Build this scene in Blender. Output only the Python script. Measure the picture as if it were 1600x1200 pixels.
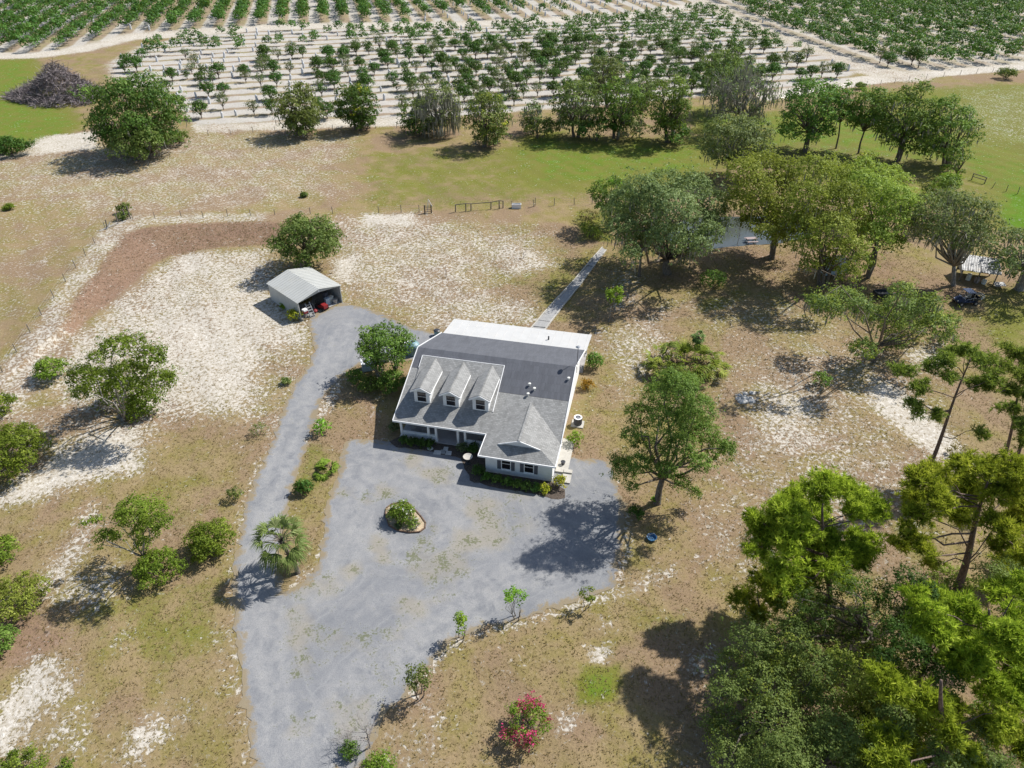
import bpy, math, random
import numpy as np
from mathutils import Vector, Matrix
from mathutils.geometry import delaunay_2d_cdt

for o in list(bpy.data.objects):
    bpy.data.objects.remove(o)
SC = bpy.context.scene
COL = SC.collection

# ------------------------------------------------------------------ camera
FPX, PITCH, CAMH = 1110.0, math.radians(36.5), 48.0
cam = bpy.data.cameras.new('camera')
cam.sensor_width = 36.0
cam.lens = FPX / 1600 * 36.0
cam.clip_start = 0.5
cam.clip_end = 8000
camo = bpy.data.objects.new('camera', cam)
camo.location = (0, 0, CAMH)
camo.rotation_euler = (math.pi / 2 - PITCH, 0, 0)
COL.objects.link(camo)
SC.camera = camo

# ------------------------------------------------------------------ sky, sun, exposure
SUN_AZ, SUN_EL = math.radians(31.0), math.radians(47.5)      # azimuth from +X towards +Y
W = bpy.data.worlds.new('World')
SC.world = W
W.use_nodes = True
wn = W.node_tree.nodes
sky = wn.new('ShaderNodeTexSky')
sky.sky_type = 'NISHITA'
sky.sun_disc = False
sky.sun_elevation = SUN_EL
sky.sun_rotation = math.pi / 2 - SUN_AZ
sky.dust_density = 1.0
bg = wn['Background']
bg.inputs['Strength'].default_value = 0.10
W.node_tree.links.new(sky.outputs[0], bg.inputs['Color'])
sun = bpy.data.lights.new('sun', 'SUN')
sun.energy = 5.0
sun.angle = math.radians(0.6)
sun.color = (1.0, 0.965, 0.915)
suno = bpy.data.objects.new('sun', sun)
sd = Vector((math.cos(SUN_EL) * math.cos(SUN_AZ), math.cos(SUN_EL) * math.sin(SUN_AZ), math.sin(SUN_EL)))
suno.rotation_euler = sd.to_track_quat('Z', 'Y').to_euler()
suno.location = sd * 200
COL.objects.link(suno)
SC.view_settings.view_transform = 'Standard'
SC.view_settings.look = 'None'
SC.view_settings.exposure = 0.38
SC.view_settings.gamma = 1.0
SC.view_settings.use_curve_mapping = False
SC.cycles.max_bounces = 6
SC.cycles.transparent_max_bounces = 4

# ------------------------------------------------------------------ survey: pixel of the photograph -> point on the ground
CP, SP = math.cos(PITCH), math.sin(PITCH)

def G(px, py, z=0.0):
    x = (px - 800) / FPX
    y = (600 - py) / FPX
    dx, dy, dz = x, CP + y * SP, -SP + y * CP
    t = (z - CAMH) / dz
    return np.array([dx * t, dy * t, z])

def proj(p):
    Z = p[1] * CP - (p[2] - CAMH) * SP
    Y = p[1] * SP + (p[2] - CAMH) * CP
    return 800 + FPX * p[0] / Z, 600 - FPX * Y / Z, Z

def gp(pts):
    return np.array([G(a, b)[:2] for a, b in pts])

def smooth(a, b, x):
    t = np.clip((x - a) / (b - a), 0, 1)
    return t * t * (3 - 2 * t)

def sdist(poly, P):
    """signed distance (negative inside) of points P to a polygon"""
    n = len(poly)
    d = np.full(len(P), 1e9)
    ins = np.zeros(len(P), bool)
    for i in range(n):
        a, b = poly[i], poly[(i + 1) % n]
        e = b - a
        w = P - a
        t = np.clip((w @ e) / max(e @ e, 1e-9), 0, 1)
        q = w - t[:, None] * e
        d = np.minimum(d, np.hypot(q[:, 0], q[:, 1]))
        c = (a[1] > P[:, 1]) != (b[1] > P[:, 1])
        if abs(e[1]) > 1e-12:
            ins ^= c & (P[:, 0] < a[0] + (P[:, 1] - a[1]) / e[1] * e[0])
    return np.where(ins, -d, d)

def ldist(line, P):
    d = np.full(len(P), 1e9)
    for a, b in zip(line[:-1], line[1:]):
        e = b - a
        w = P - a
        t = np.clip((w @ e) / max(e @ e, 1e-9), 0, 1)
        q = w - t[:, None] * e
        d = np.minimum(d, np.hypot(q[:, 0], q[:, 1]))
    return d

# ------------------------------------------------------------------ objects
def tag(o, label=None, cat=None, group=None, kind=None):
    if label: o['label'] = label
    if cat: o['category'] = cat
    if group: o['group'] = group
    if kind: o['kind'] = kind
    return o

def empty(name, loc, rz=0.0, label=None, cat=None, group=None):
    o = bpy.data.objects.new(name, None)
    o.empty_display_size = 0.3
    o.location = loc
    o.rotation_euler = (0, 0, rz)
    COL.objects.link(o)
    return tag(o, label, cat, group)

def link(name, me, parent=None):
    o = bpy.data.objects.new(name, me)
    COL.objects.link(o)
    if parent is not None: o.parent = parent
    return o

class MB:
    def __init__(s):
        s.v, s.f, s.m = [], [], []
    def add(s, v, f, mi=0):
        b = len(s.v)
        s.v += [tuple(map(float, p)) for p in v]
        s.f += [tuple(b + i for i in q) for q in f]
        s.m += [mi] * len(f)
        return s
    def box(s, a, b, mi=0):
        x0, y0, z0 = a; x1, y1, z1 = b
        return s.add([(x0, y0, z0), (x1, y0, z0), (x1, y1, z0), (x0, y1, z0), (x0, y0, z1), (x1, y0, z1), (x1, y1, z1), (x0, y1, z1)],
                     [(3, 2, 1, 0), (4, 5, 6, 7), (0, 1, 5, 4), (1, 2, 6, 5), (2, 3, 7, 6), (3, 0, 4, 7)], mi)
    def slab(s, poly, t, mi=0):
        """planar polygon (counter-clockwise seen from outside) thickened backwards by t"""
        P = [Vector(p) for p in poly]
        n = Vector((0, 0, 0))
        for i in range(len(P)):
            a, b = P[i], P[(i + 1) % len(P)]
            n += Vector(((a.y - b.y) * (a.z + b.z), (a.z - b.z) * (a.x + b.x), (a.x - b.x) * (a.y + b.y)))
        n.normalize()
        k = len(P)
        V = P + [p - n * t for p in P]
        F = [tuple(range(k)), tuple(range(2 * k - 1, k - 1, -1))] + [(i, k + i, k + (i + 1) % k, (i + 1) % k) for i in range(k)]
        return s.add(V, F, mi)
    def bar(s, a, b, w, h, up=(0, 0, 1), mi=0):
        a, b = Vector(a), Vector(b)
        d = (b - a).normalized()
        u = Vector(up)
        if abs(d.dot(u)) > .98: u = Vector((1, 0, 0))
        sx = d.cross(u).normalized() * w / 2
        sz = sx.cross(d).normalized() * h / 2
        V = [a - sx - sz, a + sx - sz, a + sx + sz, a - sx + sz, b - sx - sz, b + sx - sz, b + sx + sz, b - sx + sz]
        return s.add(V, [(0, 1, 2, 3), (7, 6, 5, 4), (4, 5, 1, 0), (5, 6, 2, 1), (6, 7, 3, 2), (7, 4, 0, 3)], mi)
    def tube(s, pts, rad, n=6, mi=0, cap=True):
        pts = [Vector(p) for p in pts]
        V, F = [], []
        pu = None
        for i, p in enumerate(pts):
            d = (pts[min(i + 1, len(pts) - 1)] - pts[max(i - 1, 0)])
            d = d.normalized() if d.length > 1e-6 else Vector((0, 0, 1))
            u = pu if pu is not None else (Vector((1, 0, 0)) if abs(d.x) < .9 else Vector((0, 1, 0)))
            u = (u - d * u.dot(d)).normalized()
            pu = u
            w = d.cross(u)
            r = rad[i] if hasattr(rad, '__len__') else rad
            V += [p + (u * math.cos(2 * math.pi * k / n) + w * math.sin(2 * math.pi * k / n)) * r for k in range(n)]
        for i in range(len(pts) - 1):
            for k in range(n):
                a, b = i * n + k, i * n + (k + 1) % n
                F.append((a, b, b + n, a + n))
        if cap:
            F.append(tuple(range(n - 1, -1, -1)))
            F.append(tuple(range((len(pts) - 1) * n, len(pts) * n)))
        return s.add(V, F, mi)
    def lathe(s, prof, n=16, c=(0, 0, 0), mi=0):
        V = [(c[0] + r * math.cos(2 * math.pi * k / n), c[1] + r * math.sin(2 * math.pi * k / n), c[2] + z) for r, z in prof for k in range(n)]
        F = [(i * n + k, i * n + (k + 1) % n, (i + 1) * n + (k + 1) % n, (i + 1) * n + k) for i in range(len(prof) - 1) for k in range(n)]
        F += [tuple(range(n - 1, -1, -1)), tuple(range((len(prof) - 1) * n, len(prof) * n))]
        return s.add(V, F, mi)
    def mesh(s, name, mats, sm=False):
        me = bpy.data.meshes.new(name)
        me.from_pydata(s.v, [], s.f)
        for m in (mats if isinstance(mats, (list, tuple)) else [mats]): me.materials.append(m)
        if max(s.m, default=0): me.polygons.foreach_set('material_index', s.m)
        if sm: me.polygons.foreach_set('use_smooth', [True] * len(s.f))
        me.update()
        return me
    def obj(s, name, mats, parent=None, sm=False):
        return link(name, s.mesh(name, mats, sm), parent)

def np_mesh(name, V, k, mat, tint=None):
    """mesh of separate k-gons from an (N*k,3) vertex array"""
    n = len(V) // k
    me = bpy.data.meshes.new(name)
    me.vertices.add(len(V))
    me.vertices.foreach_set('co', np.ascontiguousarray(V, np.float32).ravel())
    me.loops.add(n * k)
    me.loops.foreach_set('vertex_index', np.arange(n * k, dtype=np.int32))
    me.polygons.add(n)
    me.polygons.foreach_set('loop_start', np.arange(0, n * k, k, dtype=np.int32))
    if tint is not None:
        a = me.attributes.new('tint', 'FLOAT', 'FACE')
        a.data.foreach_set('value', np.ascontiguousarray(tint, np.float32))
    me.materials.append(mat)
    me.update(calc_edges=True)
    return me

# ------------------------------------------------------------------ materials
def newmat(name):
    m = bpy.data.materials.new(name)
    m.use_nodes = True
    nt = m.node_tree
    return m, nt, nt.nodes['Principled BSDF']

def N(nt, t, **kw):
    n = nt.nodes.new(t)
    for k, v in kw.items(): setattr(n, k, v)
    return n

def mixc(nt, fac, a, b, mode='MIX'):
    n = N(nt, 'ShaderNodeMix', data_type='RGBA', blend_type=mode)
    for sock, v in ((n.inputs[0], fac), (n.inputs[6], a), (n.inputs[7], b)):
        if hasattr(v, 'is_linked'): nt.links.new(v, sock)
        elif isinstance(v, (tuple, list)): sock.default_value = (*v[:3], 1)
        else: sock.default_value = v
    return n.outputs[2]

def mth(nt, op, a, b=None, c=None, clamp=False):
    n = N(nt, 'ShaderNodeMath', operation=op)
    n.use_clamp = clamp
    for i, v in enumerate((a, b, c)):
        if v is None: continue
        if hasattr(v, 'is_linked'): nt.links.new(v, n.inputs[i])
        else: n.inputs[i].default_value = v
    return n.outputs[0]

def ramp(nt, x, a, b, lo=0.0, hi=1.0):
    n = N(nt, 'ShaderNodeMapRange', interpolation_type='SMOOTHSTEP')
    nt.links.new(x, n.inputs[0])
    n.inputs[1].default_value = a; n.inputs[2].default_value = b
    n.inputs[3].default_value = lo; n.inputs[4].default_value = hi
    return n.outputs[0]

def noise(nt, co, scale, detail=4, rough=.6, dist=0.0):
    n = N(nt, 'ShaderNodeTexNoise')
    nt.links.new(co, n.inputs['Vector'])
    n.inputs['Scale'].default_value = scale
    n.inputs['Detail'].default_value = detail
    n.inputs['Roughness'].default_value = rough
    n.inputs['Distortion'].default_value = dist
    return n.outputs[0]

def attr(nt, name):
    return N(nt, 'ShaderNodeAttribute', attribute_name=name).outputs['Fac']

def plain(name, col, rough=.7, var=.12, scale=3.0, metal=0.0, bump=0.0, dirt=None):
    """a paint/metal/plastic colour with a little uneven wear"""
    m, nt, p = newmat(name)
    co = N(nt, 'ShaderNodeTexCoord').outputs['Object']
    n = noise(nt, co, scale, 5, .65)
    f = ramp(nt, n, .3, .7)
    a = tuple(c * (1 - var) for c in col); b = tuple(min(1, c * (1 + var)) for c in col)
    c = mixc(nt, f, a, b)
    if dirt:
        c = mixc(nt, ramp(nt, noise(nt, co, scale * .45, 6, .7), .52, .72, 0, dirt[3]), c, dirt[:3])
    nt.links.new(c, p.inputs['Base Color'])
    p.inputs['Roughness'].default_value = rough
    p.inputs['Metallic'].default_value = metal
    if bump:
        bn = N(nt, 'ShaderNodeBump'); bn.inputs['Strength'].default_value = bump; bn.inputs['Distance'].default_value = .03
        nt.links.new(noise(nt, co, scale * 6, 4), bn.inputs['Height'])
        nt.links.new(bn.outputs[0], p.inputs['Normal'])
    return m

def leafmat(name, dark, mid, light, trans=.36):
    m, nt, p = newmat(name)
    t = attr(nt, 'tint')
    c = mixc(nt, ramp(nt, t, 0, .5), dark, mid)
    c = mixc(nt, ramp(nt, t, .5, 1), c, light)
    oi = N(nt, 'ShaderNodeObjectInfo').outputs['Random']
    hs = N(nt, 'ShaderNodeHueSaturation')
    nt.links.new(c, hs.inputs['Color'])
    nt.links.new(mth(nt, 'MULTIPLY_ADD', oi, .035, .482), hs.inputs['Hue'])
    nt.links.new(mth(nt, 'MULTIPLY_ADD', oi, .3, .85), hs.inputs['Value'])
    c = hs.outputs[0]
    nt.links.new(c, p.inputs['Base Color'])
    p.inputs['Roughness'].default_value = .55
    p.inputs['Specular IOR Level'].default_value = .12
    tr = N(nt, 'ShaderNodeBsdfTranslucent')
    nt.links.new(mixc(nt, .35, c, (.30, .36, .03)), tr.inputs['Color'])
    mx = N(nt, 'ShaderNodeMixShader')
    mx.inputs[0].default_value = trans
    nt.links.new(p.outputs[0], mx.inputs[1]); nt.links.new(tr.outputs[0], mx.inputs[2])
    nt.links.new(mx.outputs[0], nt.nodes['Material Output'].inputs['Surface'])
    return m

LM = {
    'oak': leafmat('oak_leaves', (.070, .110, .026), (.150, .210, .052), (.29, .37, .11)),
    'oakgrey': leafmat('mossy_oak_leaves', (.085, .120, .040), (.170, .225, .078), (.31, .375, .16)),
    'oakyel': leafmat('young_oak_leaves', (.12, .165, .022), (.27, .35, .055), (.46, .54, .12), .42),
    'dark': leafmat('dark_leaves', (.030, .065, .012), (.068, .135, .024), (.15, .25, .05)),
    'green': leafmat('green_leaves', (.052, .105, .016), (.125, .225, .038), (.27, .41, .085)),
    'citrus': leafmat('citrus_leaves', (.024, .064, .010), (.056, .130, .022), (.12, .22, .045), .24),
    'citgrey': leafmat('thin_citrus_leaves', (.07, .095, .042), (.13, .17, .07), (.22, .27, .12)),
    'bright': leafmat('fresh_leaves', (.10, .22, .015), (.20, .38, .03), (.34, .54, .07)),
    'scrub': leafmat('scrub_oak_leaves', (.060, .105, .010), (.145, .225, .024), (.30, .40, .06)),
    'pine': leafmat('pine_needles', (.095, .14, .012), (.31, .385, .032), (.60, .66, .08), .44),
    'pinedk': leafmat('dark_pine_needles', (.075, .115, .018), (.19, .255, .045), (.37, .43, .10), .4),
    'palm': leafmat('palm_fronds', (.06, .105, .022), (.15, .23, .060), (.37, .45, .19), .25),
    'palmetto': leafmat('palmetto_fronds', (.07, .11, .012), (.19, .26, .03), (.42, .46, .08), .25),
    'croton': leafmat('yellow_leaves', (.15, .20, .01), (.36, .40, .03), (.60, .58, .06)),
    'rust': leafmat('rust_leaves', (.18, .08, .012), (.32, .15, .02), (.45, .25, .04)),
    'bankdry': leafmat('bank_grass_blades', (.17, .10, .065), (.27, .175, .12), (.40, .29, .20), .3),
    'pink': leafmat('pink_bracts', (.42, .02, .08), (.66, .05, .17), (.80, .12, .28)),
    'moss': leafmat('spanish_moss', (.13, .13, .105), (.25, .245, .21), (.40, .39, .34), .15),
    'dead': leafmat('dead_brush', (.085, .07, .075), (.20, .17, .175), (.38, .33, .335), .05),
    'dry': leafmat('dry_grass_blades', (.19, .14, .06), (.28, .215, .10), (.42, .34, .18), .45),
    'lawn': leafmat('lawn_blades', (.11, .12, .02), (.18, .20, .04), (.28, .31, .08), .45),
    'white': leafmat('white_flowers', (.5, .5, .42), (.7, .7, .62), (.8, .8, .75)),
}
M = {}
def bark(name, col):
    m, nt, p = newmat(name)
    co = N(nt, 'ShaderNodeTexCoord').outputs['Object']
    mp = N(nt, 'ShaderNodeMapping'); mp.inputs['Scale'].default_value = (6, 6, 1.2)
    nt.links.new(co, mp.inputs[0])
    n = noise(nt, mp.outputs[0], 2.0, 6, .7)
    nt.links.new(mixc(nt, ramp(nt, n, .35, .68), tuple(c * .5 for c in col), tuple(c * 1.5 for c in col)), p.inputs['Base Color'])
    p.inputs['Roughness'].default_value = .95
    bn = N(nt, 'ShaderNodeBump'); bn.inputs['Strength'].default_value = .7; bn.inputs['Distance'].default_value = .04
    nt.links.new(n, bn.inputs['Height']); nt.links.new(bn.outputs[0], p.inputs['Normal'])
    return m
M['bark'] = bark('oak_bark', (.15, .125, .10))
M['barkgrey'] = bark('grey_bark', (.24, .225, .20))
M['barkpine'] = bark('pine_bark', (.15, .105, .085))
M['barkdead'] = bark('dead_wood', (.26, .235, .22))
M['white'] = plain('white_paint', (.74, .75, .75), .55, .05, 2.0, dirt=(.45, .43, .38, .35))
M['trim'] = plain('white_trim', (.80, .80, .79), .5, .04, 2.0)
M['whitemetal'] = plain('white_sheet_metal', (.50, .495, .475), .42, .04, .8, dirt=(.55, .52, .46, .35))
M['shedmetal'] = plain('shed_sheet_metal', (.43, .435, .41), .45, .05, .7, dirt=(.42, .41, .36, .5))
M['shedwall'] = plain('shed_wall_metal', (.42, .44, .44), .5, .06, .8, dirt=(.30, .29, .26, .4))
M['glass'] = plain('window_glass', (.018, .017, .02), .08, .2, 2.0)
M['shutter'] = plain('grey_shutter', (.10, .105, .125), .6, .1)
M['dark'] = plain('dark_metal', (.028, .03, .036), .45, .25, 4)
M['black'] = plain('black_rubber', (.02, .02, .02), .85, .2, 4)
M['steel'] = plain('galvanised_steel', (.40, .41, .42), .4, .12, 4, metal=.5)
M['rust'] = plain('rusty_steel', (.16, .10, .065), .8, .3, 5)
M['oldwood'] = plain('weathered_wood', (.17, .15, .125), .9, .25, 5)
M['greywood'] = plain('silvered_wood', (.40, .38, .35), .9, .2, 5)
M['concrete'] = plain('concrete', (.31, .307, .297), .9, .12, 2.5, bump=.25, dirt=(.25, .24, .22, .5))
M['paleconc'] = plain('pale_concrete', (.43, .41, .365), .9, .1, 2.5, bump=.2, dirt=(.36, .33, .28, .5))
M['porchfloor'] = plain('porch_floor', (.36, .34, .34), .8, .1, 2)
M['red'] = plain('red_enamel', (.22, .018, .02), .35, .12, 4)
M['blue'] = plain('blue_plastic', (.05, .15, .28), .4, .15, 5)
M['teal'] = plain('teal_plastic', (.17, .29, .32), .45, .15, 3)
M['paleblue'] = plain('pale_blue_plastic', (.38, .48, .56), .5, .12, 3)
M['offwhite'] = plain('off_white_plastic', (.66, .66, .60), .5, .1, 3)
M['navy'] = plain('dark_blue_paint', (.035, .05, .10), .25, .2, 4)
M['mulch'] = plain('bark_mulch', (.085, .065, .05), .95, .5, 9, bump=.8)
M['soil'] = plain('sandy_soil', (.42, .33, .22), .95, .3, 5, bump=.6)
M['stone'] = plain('pale_stone', (.50, .49, .46), .9, .15, 4, bump=.4)
M['tin'] = plain('corrugated_tin', (.27, .27, .265), .55, .35, 2.0, metal=.4, dirt=(.20, .15, .11, .5))
M['sleeve'] = plain('white_tree_sleeve', (.55, .565, .585), .6, .06, 3)
M['pinkcloth'] = plain('faded_pink_board', (.34, .27, .26), .8, .1, 3)

def roofmat(name, col, var=.22, course=.19, streak=.25, lo=.6):
    m, nt, p = newmat(name)
    co = N(nt, 'ShaderNodeTexCoord').outputs['Object']
    # individual shingle tint
    br = N(nt, 'ShaderNodeTexBrick')
    mp = N(nt, 'ShaderNodeMapping'); nt.links.new(co, mp.inputs[0])
    nt.links.new(mp.outputs[0], br.inputs['Vector'])
    br.inputs['Scale'].default_value = 1.0
    br.inputs['Brick Width'].default_value = .32; br.inputs['Row Height'].default_value = course
    br.inputs['Mortar Size'].default_value = .012; br.inputs['Mortar Smooth'].default_value = .3
    br.inputs['Color1'].default_value = (*[c * (1 - var) for c in col], 1)
    br.inputs['Color2'].default_value = (*[min(1, c * (1 + var)) for c in col], 1)
    br.inputs['Mortar'].default_value = (*[c * lo for c in col], 1)
    ms = N(nt, 'ShaderNodeMapping'); ms.inputs['Scale'].default_value = (1.3, .16, .3); nt.links.new(co, ms.inputs[0])
    st = noise(nt, ms.outputs[0], 1.6, 6, .65)
    c = mixc(nt, ramp(nt, st, .48, .72, 0, streak * 2), br.outputs[0], tuple(x * .55 for x in col))
    nt.links.new(mixc(nt, ramp(nt, noise(nt, co, .8, 5, .6), .4, .7, 0, .25), c, tuple(min(1, x * 1.35) for x in col)), p.inputs['Base Color'])
    p.inputs['Roughness'].default_value = .9
    bn = N(nt, 'ShaderNodeBump'); bn.inputs['Strength'].default_value = .6; bn.inputs['Distance'].default_value = .03
    nt.links.new(br.outputs[1], bn.inputs['Height']); bn.invert = True
    nt.links.new(bn.outputs[0], p.inputs['Normal'])
    return m
M['shingle'] = roofmat('grey_shingles', (.262, .262, .252), .18, .19, .32, .6)
M['felt'] = roofmat('dark_roofing_felt', (.094, .099, .113), .08, .9, .2, .8)

# ------------------------------------------------------------------ driveway outline (photo survey)
DRIVE = gp([(395, 1215), (388, 1150), (380, 1090), (373, 1030), (367, 965), (362, 910), (369, 860), (381, 800), (401, 740), (425, 690), (441, 640), (462, 600),
            (481, 572), (491, 545), (487, 522), (480, 506), (492, 492), (535, 473), (560, 478), (600, 492), (640, 511), (690, 522), (720, 560),
            (655, 560), (620, 565), (560, 570), (541, 582), (524, 600), (505, 622), (497, 640), (485, 680), (472, 720), (459, 760), (449, 800), (442, 840), (438, 880), (443, 925),
            (470, 912), (490, 895), (500, 866), (508, 830), (508, 795), (521, 758), (531, 730), (535, 705), (541, 690), (560, 686), (581, 688), (610, 690), (650, 700), (700, 705),
            (770, 700), (840, 700), (890, 714), (954, 721), (966, 760), (977, 800), (970, 862), (958, 919), (925, 931), (880, 945), (830, 962),
            (785, 976), (735, 990), (700, 1008), (668, 1042), (638, 1080), (606, 1110), (592, 1140), (580, 1172), (562, 1215)])
HOUSE_A = math.radians(12.5)
HO = np.array([-11.845, 55.294])
HU = np.array([math.cos(HOUSE_A), -math.sin(HOUSE_A)])
HV = np.array([math.sin(HOUSE_A), math.cos(HOUSE_A)])
def hw(u, v): return HO + HU * u + HV * v
HOUSE_POLY = np.array([hw(-.3, -3.4), hw(17.8, -3.4), hw(17.8, 20.5), hw(-.3, 20.5)])
POND = gp([(1040, 350), (1090, 338), (1200, 336), (1272, 348), (1270, 366), (1215, 377), (1165, 382), (1118, 385), (1078, 384), (1046, 374)])
BANK_TOP = gp([(97, 522), (120, 472), (150, 435), (172, 402), (198, 373), (230, 363), (300, 356), (392, 353), (440, 356)])
BANK = gp([(97, 528), (120, 472), (150, 435), (172, 402), (198, 373), (230, 363), (300, 356), (392, 353), (440, 356), (440, 380), (390, 384), (312, 392), (265, 401), (247, 409), (185, 464), (112, 524)])

def gh(P):
    """height of the ground at points P (N,2)"""
    P = np.atleast_2d(P)
    x, y = P[:, 0], P[:, 1]
    off = np.minimum(sdist(DRIVE, P), sdist(HOUSE_POLY, P))
    und = .05 * np.sin(x * .55 + 1.3 * np.sin(y * .21)) + .05 * np.sin(y * .47 + 1.1 * np.sin(x * .3)) + .03 * np.sin(x * 1.3 + y * .9)
    h = und * smooth(.8, 4, off) - .01
    dt = ldist(BANK_TOP, P)
    sb = sdist(BANK, P)
    inside = smooth(1.0, -.6, sb)
    # full height along the upper edge, falling to nothing at the foot and slowly away behind it
    foot = ldist(gp([(440, 380), (390, 384), (312, 392), (265, 401), (247, 409), (185, 464), (112, 524)]), P)
    r = dt / np.maximum(dt + foot, .1)
    front = 1 - smooth(0, .95, r)
    behind = np.exp(-(dt / 7) ** 2)
    h = h + .9 * np.where(sb < 0, front, np.where(foot < dt, 0, behind))
    h = h - .55 * smooth(1.5, -1.5, sdist(POND, P))
    return h

def ghp(px, py):
    g = G(px, py)
    z = float(gh(g[None, :2])[0])
    g = G(px, py, z)
    return g

# ------------------------------------------------------------------ ground
def axis(lo, hi, step, far, grow=1.16):
    a = list(np.arange(lo, hi + 1e-6, step))
    s, v = step, hi
    while v < far:
        s = min(s * grow, 400); v += s; a.append(v)
    s, v = step, lo
    while v > -far:
        s = min(s * grow, 400); v -= s; a.insert(0, v)
    return np.array(a)
ys = np.concatenate([[-3000, -1500, -700, -300, -120, -50, -15, 5, 15], np.arange(20, 150, .5), np.arange(150, 250, .9), np.arange(250, 380, 1.5)])
v, s = 380.0, 1.5
ext = []
while v < 3500:
    s *= 1.25; v += s; ext.append(v)
ys = np.concatenate([ys, ext])
xn = axis(-72, 96, .5, 3200, 1.05)
xs = xn
GX, GY = np.meshgrid(xs, ys)
GP = np.stack([GX.ravel(), GY.ravel()], 1)
NV = len(GP)
CH = {k: np.zeros(NV) for k in ('sand', 'green', 'red', 'grovea', 'groveb', 'phasea', 'phaseb')}
CH['sand'][:] = .14

def paint(ch, pts, val, soft=2.0, mode='mix', world=False):
    poly = pts if world else gp(pts)
    lo, hi = poly.min(0) - soft - 1, poly.max(0) + soft + 1
    idx = np.nonzero((GP[:, 0] > lo[0]) & (GP[:, 0] < hi[0]) & (GP[:, 1] > lo[1]) & (GP[:, 1] < hi[1]))[0]
    if not len(idx): return
    w = smooth(soft, -soft, sdist(poly, GP[idx]))
    c = CH[ch]
    c[idx] = c[idx] * (1 - w) + val * w

def stroke(ch, pts, width, val, soft=1.0):
    line = gp(pts)
    r = width / 2 + soft
    lo, hi = line.min(0) - r, line.max(0) + r
    idx = np.nonzero((GP[:, 0] > lo[0]) & (GP[:, 0] < hi[0]) & (GP[:, 1] > lo[1]) & (GP[:, 1] < hi[1]))[0]
    if not len(idx): return
    w = smooth(width / 2 + soft, width / 2 - soft, ldist(line, GP[idx]))
    c = CH[ch]
    c[idx] = c[idx] * (1 - w) + val * w

# citrus grove blocks: rows run along RA in the far blocks and along RB in the near block
GA = math.radians(13.4)
RA = np.array([-math.sin(GA), math.cos(GA)]); RB = np.array([math.cos(GA), math.sin(GA)])
BL1 = gp([(-200, 82), (60, 82), (125, 72), (200, 52), (430, 37), (725, 33), (975, 22), (1085, 3), (1120, -60), (-700, -60)])
BL2 = gp([(168, 100), (215, 72), (300, 56), (430, 46), (725, 43), (975, 30), (1100, 14), (1215, 62), (1340, 108), (1320, 128), (1180, 142), (1000, 160), (700, 182), (440, 190), (305, 196), (270, 160), (175, 125)])
BL3 = gp([(1095, -60), (1105, 0), (1215, 50), (1345, 100), (1420, 112), (1620, 96), (1900, 70), (2300, 20), (2300, -60)])
paint('sand', [(-300, 84), (60, 84), (190, 60), (300, 50), (430, 40), (725, 34), (975, 24), (1100, 5), (1260, 60), (1420, 118), (1620, 102), (1900, 80), (2400, 40), (2400, -70), (-900, -70)], .75, 2)
paint('sand', BL2, .8, 1.5, world=True)
paint('sand', [(1180, 145), (1340, 120), (1420, 114), (1700, 92), (1700, 100), (1425, 124), (1330, 136), (1190, 158)], .95, 1)
paint('sand', [(300, 196), (440, 190), (640, 184), (640, 196), (440, 203), (305, 208)], .85, 1)
CH['grovea'][:] = np.maximum(smooth(2, -2, sdist(BL1, GP)), smooth(2, -2, sdist(BL3, GP)) * .6)
CH['groveb'][:] = smooth(1.5, -1.5, sdist(BL2, GP))
CH['phasea'][:] = (GP @ RB) / 7.4
CH['phaseb'][:] = (GP @ RA) / 6.4
stroke('sand', [(1088, 2), (1215, 54), (1340, 104), (1410, 118)], 15, .72, 2)
stroke('sand', [(-60, 86), (60, 86), (125, 77), (200, 59), (300, 53), (430, 42), (725, 38), (975, 26), (1095, 8)], 10, .88, 2)
# pastures
paint('green', [(-60, 95), (60, 90), (80, 140), (140, 190), (90, 225), (-60, 230)], 1.0, 5)
paint('green', [(95, 85), (175, 95), (180, 130), (240, 150), (160, 130), (100, 100)], .35, 2)
paint('green', [(560, 235), (760, 225), (900, 215), (1130, 220), (1140, 300), (900, 310), (700, 330), (560, 320)], .58, 8)
paint('green', [(800, 240), (900, 215), (1110, 215), (1120, 270), (1000, 290), (830, 290)], .98, 7)
paint('green', [(820, 210), (880, 205), (880, 240), (815, 240)], 1, 3)
paint('green', [(1100, 170), (1240, 175), (1560, 190), (1700, 260), (1700, 330), (1500, 300), (1300, 260), (1120, 230)], .98, 8)
paint('green', [(1080, 170), (1150, 165), (1200, 200), (1140, 215), (1085, 205)], 1, 3)
paint('green', [(1330, 145), (1560, 130), (1640, 130), (1640, 260), (1500, 240)], .85, 6)
paint('green', [(1530, 292), (1680, 305), (1680, 372), (1555, 358)], 1.25, 3)
paint('green', [(1220, 250), (1480, 260), (1560, 300), (1540, 350), (1440, 330), (1200, 290)], .6, 5)
paint('sand', [(-40, 250), (300, 205), (420, 205), (500, 235), (560, 300), (430, 330), (200, 345), (-40, 420)], .44, 9)
paint('sand', [(430, 215), (560, 205), (560, 240), (480, 270), (420, 250)], .42, 4)
paint('sand', [(40, 230), (70, 212), (150, 204), (152, 232), (60, 240)], .85, 1.2)
paint('sand', [(-20, 245), (60, 234), (70, 240), (-20, 252)], .7, .8)
paint('sand', [(-40, 300), (100, 320), (170, 350), (60, 480), (-40, 560)], .30, 4)
paint('sand', [(1500, 140), (1660, 130), (1660, 225), (1540, 222), (1490, 180)], .36, 8)
paint('sand', [(1470, 180), (1500, 160), (1540, 200), (1500, 200)], .36, 3)
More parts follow.
